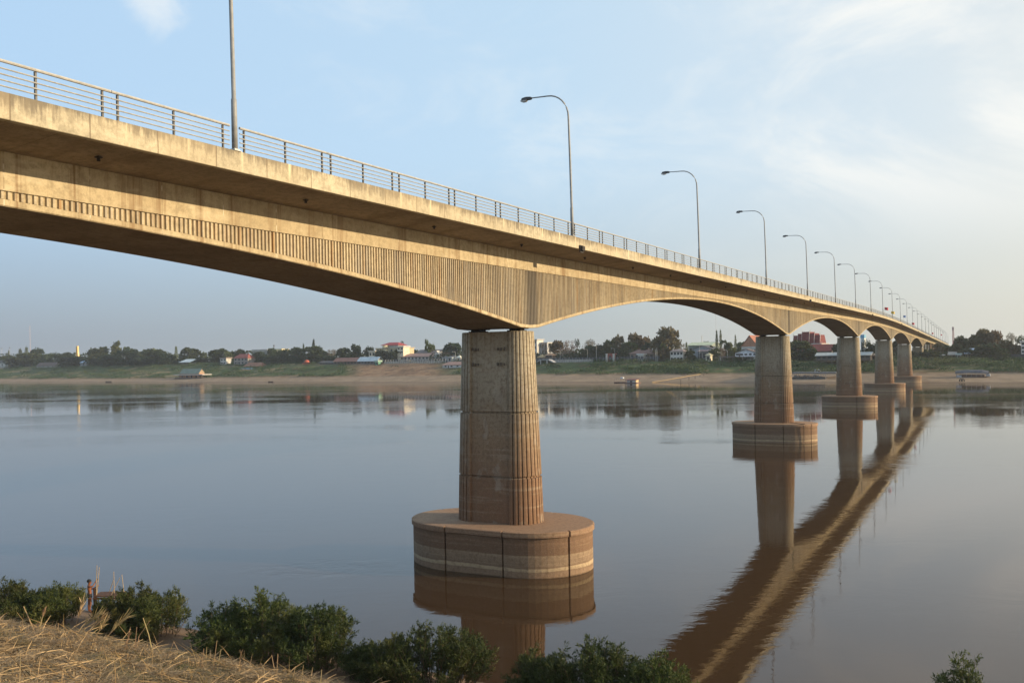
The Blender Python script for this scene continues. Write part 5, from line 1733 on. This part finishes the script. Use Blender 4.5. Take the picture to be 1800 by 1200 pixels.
# yellow pipe across the sand
P_ = [Vector((*far(1144 + 3 + (1232 - 1147) * k / 8, -3 + 45 * k / 8, 674 - 15 * k / 8), 0)) for k in range(9)]
for v_ in P_: v_.z = max(.25, far_hq(v_.x, v_.y) + .35)
mb = MB(); mb.tube([v_ - P_[0] for v_ in P_], .16, 8)
o = thing('water_pipe', 'long yellow pipe running from the river up across the sand', 'pipe', P_[0]); mb.build('pipe', paint((.44, .30, .14)), o)
for i, (x, y0, y1, lab) in enumerate(((1197, 677, 670, 'wooden post in the shallows right of the yellow pipe'), (1211.5, 671, 665.5, 'wooden post on the sand, left of two tall ones'), (1222.3, 669, 664, 'wooden post on the sand, right of two tall ones'), (1231, 665.5, 662.5, 'short dark post on the sand near the pipe head'), (1237.5, 664, 661, 'short dark post on the sand, farthest up the beach'), (1478, 676, 668, 'pale stake at the waterline behind the third pier'))):
    rx_0, ry_0 = ray(x, y0)
    q = 3 + (674 - y0) * 3.2
    X, Y = far(x, max(-5, q), y0); z = max(-.4, far_h(X, q))
    o = thing('mooring_post', lab, 'post', (X, Y, z), 0, 'posts on the far sand')
    mb = MB(); ht = (y0 - y1) * Y / 1555; mb.tube([(0, 0, -.3), (.05, 0, ht)], [.2, .15], 6); mb.build('stake', paint((.12, .085, .07)), o)
# small open boats pulled up along the far waterline
for x0, x1, q, lab in ((472, 481, 1, 'small dark boat pulled up at the waterline left of the red cutting'), (1497, 1507, 6, 'small dark boat on the sand behind the third pier'), (186, 197, 2, 'tiny dark boat at the waterline below the left trees')):
    X, Y, Wd = site(x0, x1, q, 672)
    o, _, _ = boat('rowing_boat', lab, x0, x1, q, 672, 670.5, (.10, .06, .055), on_water=False, wd=1.4); o['group'] = 'small boats along the far waterline'
# blue tarpaulin stall
house('stall', 'low blue tarpaulin stall on the slope under the orange roofed shelter', 'stall', 422, 441, 64, 647.5, 646.8, 'shed', (.14, .30, .46), (.16, .28, .42), dp=3, nwin=1, oh=.1)
# ---------------------------------------------------------------- the bather and the landing stage
ZM = 57.6
mx, my, _ = at(158.5, 1069, ZM)
gz = near_h(mx, my)
HM = height_at(158.5, 1018.5, ZM) - gz      # standing height
def skin_body(name, joints, edges, mat, parent=None, sub=2):
    me = bpy.data.meshes.new(name)
    names = list(joints)
    idx = {k: i for i, k in enumerate(names)}
    me.from_pydata([joints[k][0] for k in names], [(idx[a], idx[b]) for a, b in edges], [])
    o = put(bpy.data.objects.new(name, me), parent)
    me.materials.append(mat)
    md = o.modifiers.new('skin', 'SKIN')
    sv = me.skin_vertices[0].data
    for k in names:
        r = joints[k][1]
        sv[idx[k]].radius = r if hasattr(r, '__len__') else (r, r)
    sv[0].use_root = True
    sb = o.modifiers.new('sub', 'SUBSURF'); sb.levels = sub; sb.render_levels = sub
    md.use_smooth_shade = True
    return o


man = thing('person', 'bare backed man in dark swim trunks reaching up to bamboo poles at the water edge', 'person', (mx, my, gz), math.radians(-58))
k = HM / 1.70
# local axes: he faces +y; x is his right
J = {'pelvis': ((0, 0, .90), (.135, .10)), 'belly': ((0, .012, 1.04), (.122, .09)), 'chest': ((0, -.005, 1.22), (.145, .10)), 'upper': ((0, -.025, 1.36), (.125, .085)), 'neck': ((0, -.012, 1.45), .052),
     'jaw': ((0, .035, 1.535), (.062, .072)), 'skull': ((0, .012, 1.62), (.076, .092)), 'nose': ((0, .108, 1.575), .014)}
E_ = [('pelvis', 'belly'), ('belly', 'chest'), ('chest', 'upper'), ('upper', 'neck'), ('neck', 'jaw'), ('jaw', 'skull'), ('jaw', 'nose')]
for sg, s_ in ((1, 'r'), (-1, 'l')):
    J['hip' + s_] = ((sg * .095, 0, .84), .095); J['knee' + s_] = ((sg * .10, .03 if sg > 0 else -.02, .48), .058)
    J['calf' + s_] = ((sg * .10, -.01 if sg > 0 else -.045, .33), .055); J['ankle' + s_] = ((sg * .10, -.02 if sg > 0 else -.05, .085), .034)
    J['ball' + s_] = ((sg * .115, .10 if sg > 0 else .07, .035), (.042, .03)); J['toe' + s_] = ((sg * .12, .17 if sg > 0 else .14, .03), (.036, .02))
    E_ += [('pelvis', 'hip' + s_), ('hip' + s_, 'knee' + s_), ('knee' + s_, 'calf' + s_), ('calf' + s_, 'ankle' + s_), ('ankle' + s_, 'ball' + s_), ('ball' + s_, 'toe' + s_)]
    el = Vector((sg * .22, .15, 1.40)) if sg > 0 else Vector((sg * .25, .15, 1.14))
    wr = Vector((sg * .09, .30, 1.60)) if sg > 0 else Vector((sg * .10, .33, 1.27))
    J['sh' + s_] = ((sg * .185, -.01, 1.375), .058); J['el' + s_] = (tuple(el), .040); J['wr' + s_] = (tuple(wr), .027)
    pd = (wr - el).normalized()
    palm = wr + pd * .075; J['palm' + s_] = (tuple(palm), (.036, .018))
    E_ += [('upper', 'sh' + s_), ('sh' + s_, 'el' + s_), ('el' + s_, 'wr' + s_), ('wr' + s_, 'palm' + s_)]
    side_ = Vector((0, 0, 1)).cross(pd).normalized()
    upv = pd.cross(side_)
    for f_ in range(4):
        off = (f_ - 1.5) * .021
        ln = (.066, .08, .076, .058)[f_]
        a_ = palm + upv * off + pd * .02; b_ = a_ + pd * ln * .55 - side_ * sg * .012; c_ = b_ + pd * ln * .25 - side_ * sg * .035
        J['f%da%s' % (f_, s_)] = (tuple(a_), .0095); J['f%db%s' % (f_, s_)] = (tuple(b_), .0088); J['f%dc%s' % (f_, s_)] = (tuple(c_), .0075)
        E_ += [('palm' + s_, 'f%da%s' % (f_, s_)), ('f%da%s' % (f_, s_), 'f%db%s' % (f_, s_)), ('f%db%s' % (f_, s_), 'f%dc%s' % (f_, s_))]
    a_ = wr + pd * .045 + upv * .035; b_ = a_ + upv * .03 + pd * .025 - side_ * sg * .02
    J['ta' + s_] = (tuple(a_), .011); J['tb' + s_] = (tuple(b_), .009)
    E_ += [('palm' + s_, 'ta' + s_), ('ta' + s_, 'tb' + s_)]
sc = lambda v: tuple(c * k for c in v)
J = {n_: (sc(p), tuple(c * k for c in r) if hasattr(r, '__len__') else r * k) for n_, (p, r) in J.items()}
skin_body('body', J, E_, M['skin'], man)
bm = bmesh.new(); bmesh.ops.create_uvsphere(bm, u_segments=20, v_segments=12, radius=1)
for v in bm.verts:
    n_ = .10 * mn.noise(v.co * 3)
    v.co = Vector((v.co.x * .105 * (1 + n_), v.co.y * .115 * (1 + n_) - .012, v.co.z * .098 * (1 + n_) + 1.645)) * k
bmesh.ops.delete(bm, geom=[v for v in bm.verts if v.co.y > .055 * k and v.co.z < 1.62 * k or v.co.z < 1.565 * k], context='VERTS')
me = bpy.data.meshes.new('hair'); bm.to_mesh(me); bm.free(); me.materials.append(M['hair']); put(bpy.data.objects.new('hair', me), man)
for sg in (1, -1):
    mb = MB(); mb.loft([[(sg * (.080 + dx) * k, (.0 + .022 * math.cos(a * PI / 4)) * k, (1.575 + .034 * math.sin(a * PI / 4)) * k) for a in range(8)] for dx in (-.012, .012)]); mb.build('ear', M['skin'], man)
    mb = MB(); mb.loft([[(sg * (.030) * k + .010 * math.cos(a * PI / 4) * k, (.100 + dy) * k, (1.600 + .006 * math.sin(a * PI / 4)) * k) for a in range(8)] for dy in (-.01, .004)]); mb.build('eye', M['hair'], man)
mb = MB(); mb.loft([[(.024 * math.cos(a * PI / 4) * k, (.100 + dy) * k, (1.528 + .005 * math.sin(a * PI / 4)) * k) for a in range(8)] for dy in (-.012, .006)]); mb.build('mouth', M['wood_dark'], man)
mb = MB()
mb.loft([[(rx_ * math.cos(a * PI / 10) * k, (ry_ * math.sin(a * PI / 10)) * k, z * k) for a in range(20)] for rx_, ry_, z in ((.150, .112, 1.0), (.165, .125, .93), (.175, .132, .86), (.165, .122, .80))])
mb.build('swim_trunks', M['trunks'], man)

# the stage he works at
def rel(P, o): return [Vector(p) - Vector(o) for p in P]


def stage_pole(px, label, r=.027, z=ZM):
    P = [at(x, y, z + dz) for x, y, dz in px]
    base = P[0]
    o = tag(empty('bamboo_pole', base), label, 'pole', 'weathered bamboo poles at the landing stage')
    mb = MB(); Q_ = rel(P, base); Q_[0] = Q_[0] + (Q_[0] - Q_[-1]).normalized() * .8
    mb.tube(Q_, [r, r * .7] if len(Q_) == 2 else [r * (1 - .3 * i / len(Q_)) for i in range(len(Q_))], 7)
    mb.build('cane', M['bamboo'], o)
    mb = MB()
    a, b = Q_[0], Q_[-1]
    for j in range(1, 6):
        p = a + (b - a) * j / 6; d_ = (b - a).normalized() * .02
        mb.tube([p - d_, p + d_], r * 1.15, 7)
    mb.build('nodes', M['bamboo'], o)
    return o


stage_pole([(169.5, 1046, 0), (171, 993, 0)], 'upright bamboo pole the man grips, left of the tall pair')
stage_pole([(170.5, 1046, .2), (175.2, 996, .2)], 'bamboo pole leaning right, right of the tall pair in front of the man')
stage_pole([(201.5, 1049, .4), (200.5, 1004, .4)], 'upright bamboo pole standing in the middle of the stage')
stage_pole([(190.5, 1046, .8), (200, 1019, .5)], 'thin bamboo brace, left of two leaning on the middle pole', r=.024)
stage_pole([(195, 1047, .1), (211.5, 1014.5, .1)], 'long thin bamboo brace crossing behind the middle pole', r=.022)
stage_pole([(219.5, 1050, .6), (214.7, 1009, .6)], 'bamboo pole at the right end of the stage leaning left')
bx, by, bz = at(168, 1064, ZM + .3)
st_ = thing('landing_stage', 'low brown wooden landing stage with a stout post beside the man', 'landing stage', (bx, by, near_h(bx, by)), 0)
z1 = height_at(176, 1045, ZM) - near_h(bx, by)
mb = MB(); mb.loft([[(.11 * math.cos(a * PI / 5), .11 * math.sin(a * PI / 5), z) for a in range(10)] for z in (-.5, height_at(168, 1035.5, ZM) - near_h(bx, by))]); mb.build('post', M['wood_dark'], st_)
for j in range(4):
    mb = MB(); mb.box(.12, 1.75, -.5 + j * .27, -.26 + j * .27, z1 - .07, z1); mb.build('plank', M['wood_dark'], st_)
for xx in (.8, 1.65):
    for yy in (-.4, .5):
        mb = MB(); mb.tube([(xx, yy, -.8), (xx, yy, z1 - .07)], .06, 7); mb.build('leg', M['wood_dark'], st_)
mb = MB(); mb.box(.10, 1.8, -.56, -.505, z1 - .22, z1 - .1); mb.build('beam', M['wood_dark'], st_)
for j, (dx, dz) in enumerate(((-.02, .0), (.0, -.12))):
    mb = MB(); mb.tube([(dx - .12, -.02, z1 - .3 + dz), (dx + .14, .05, z1 - .25 + dz)], .03, 6); mb.build('lashing', M['straw_pale'], st_)
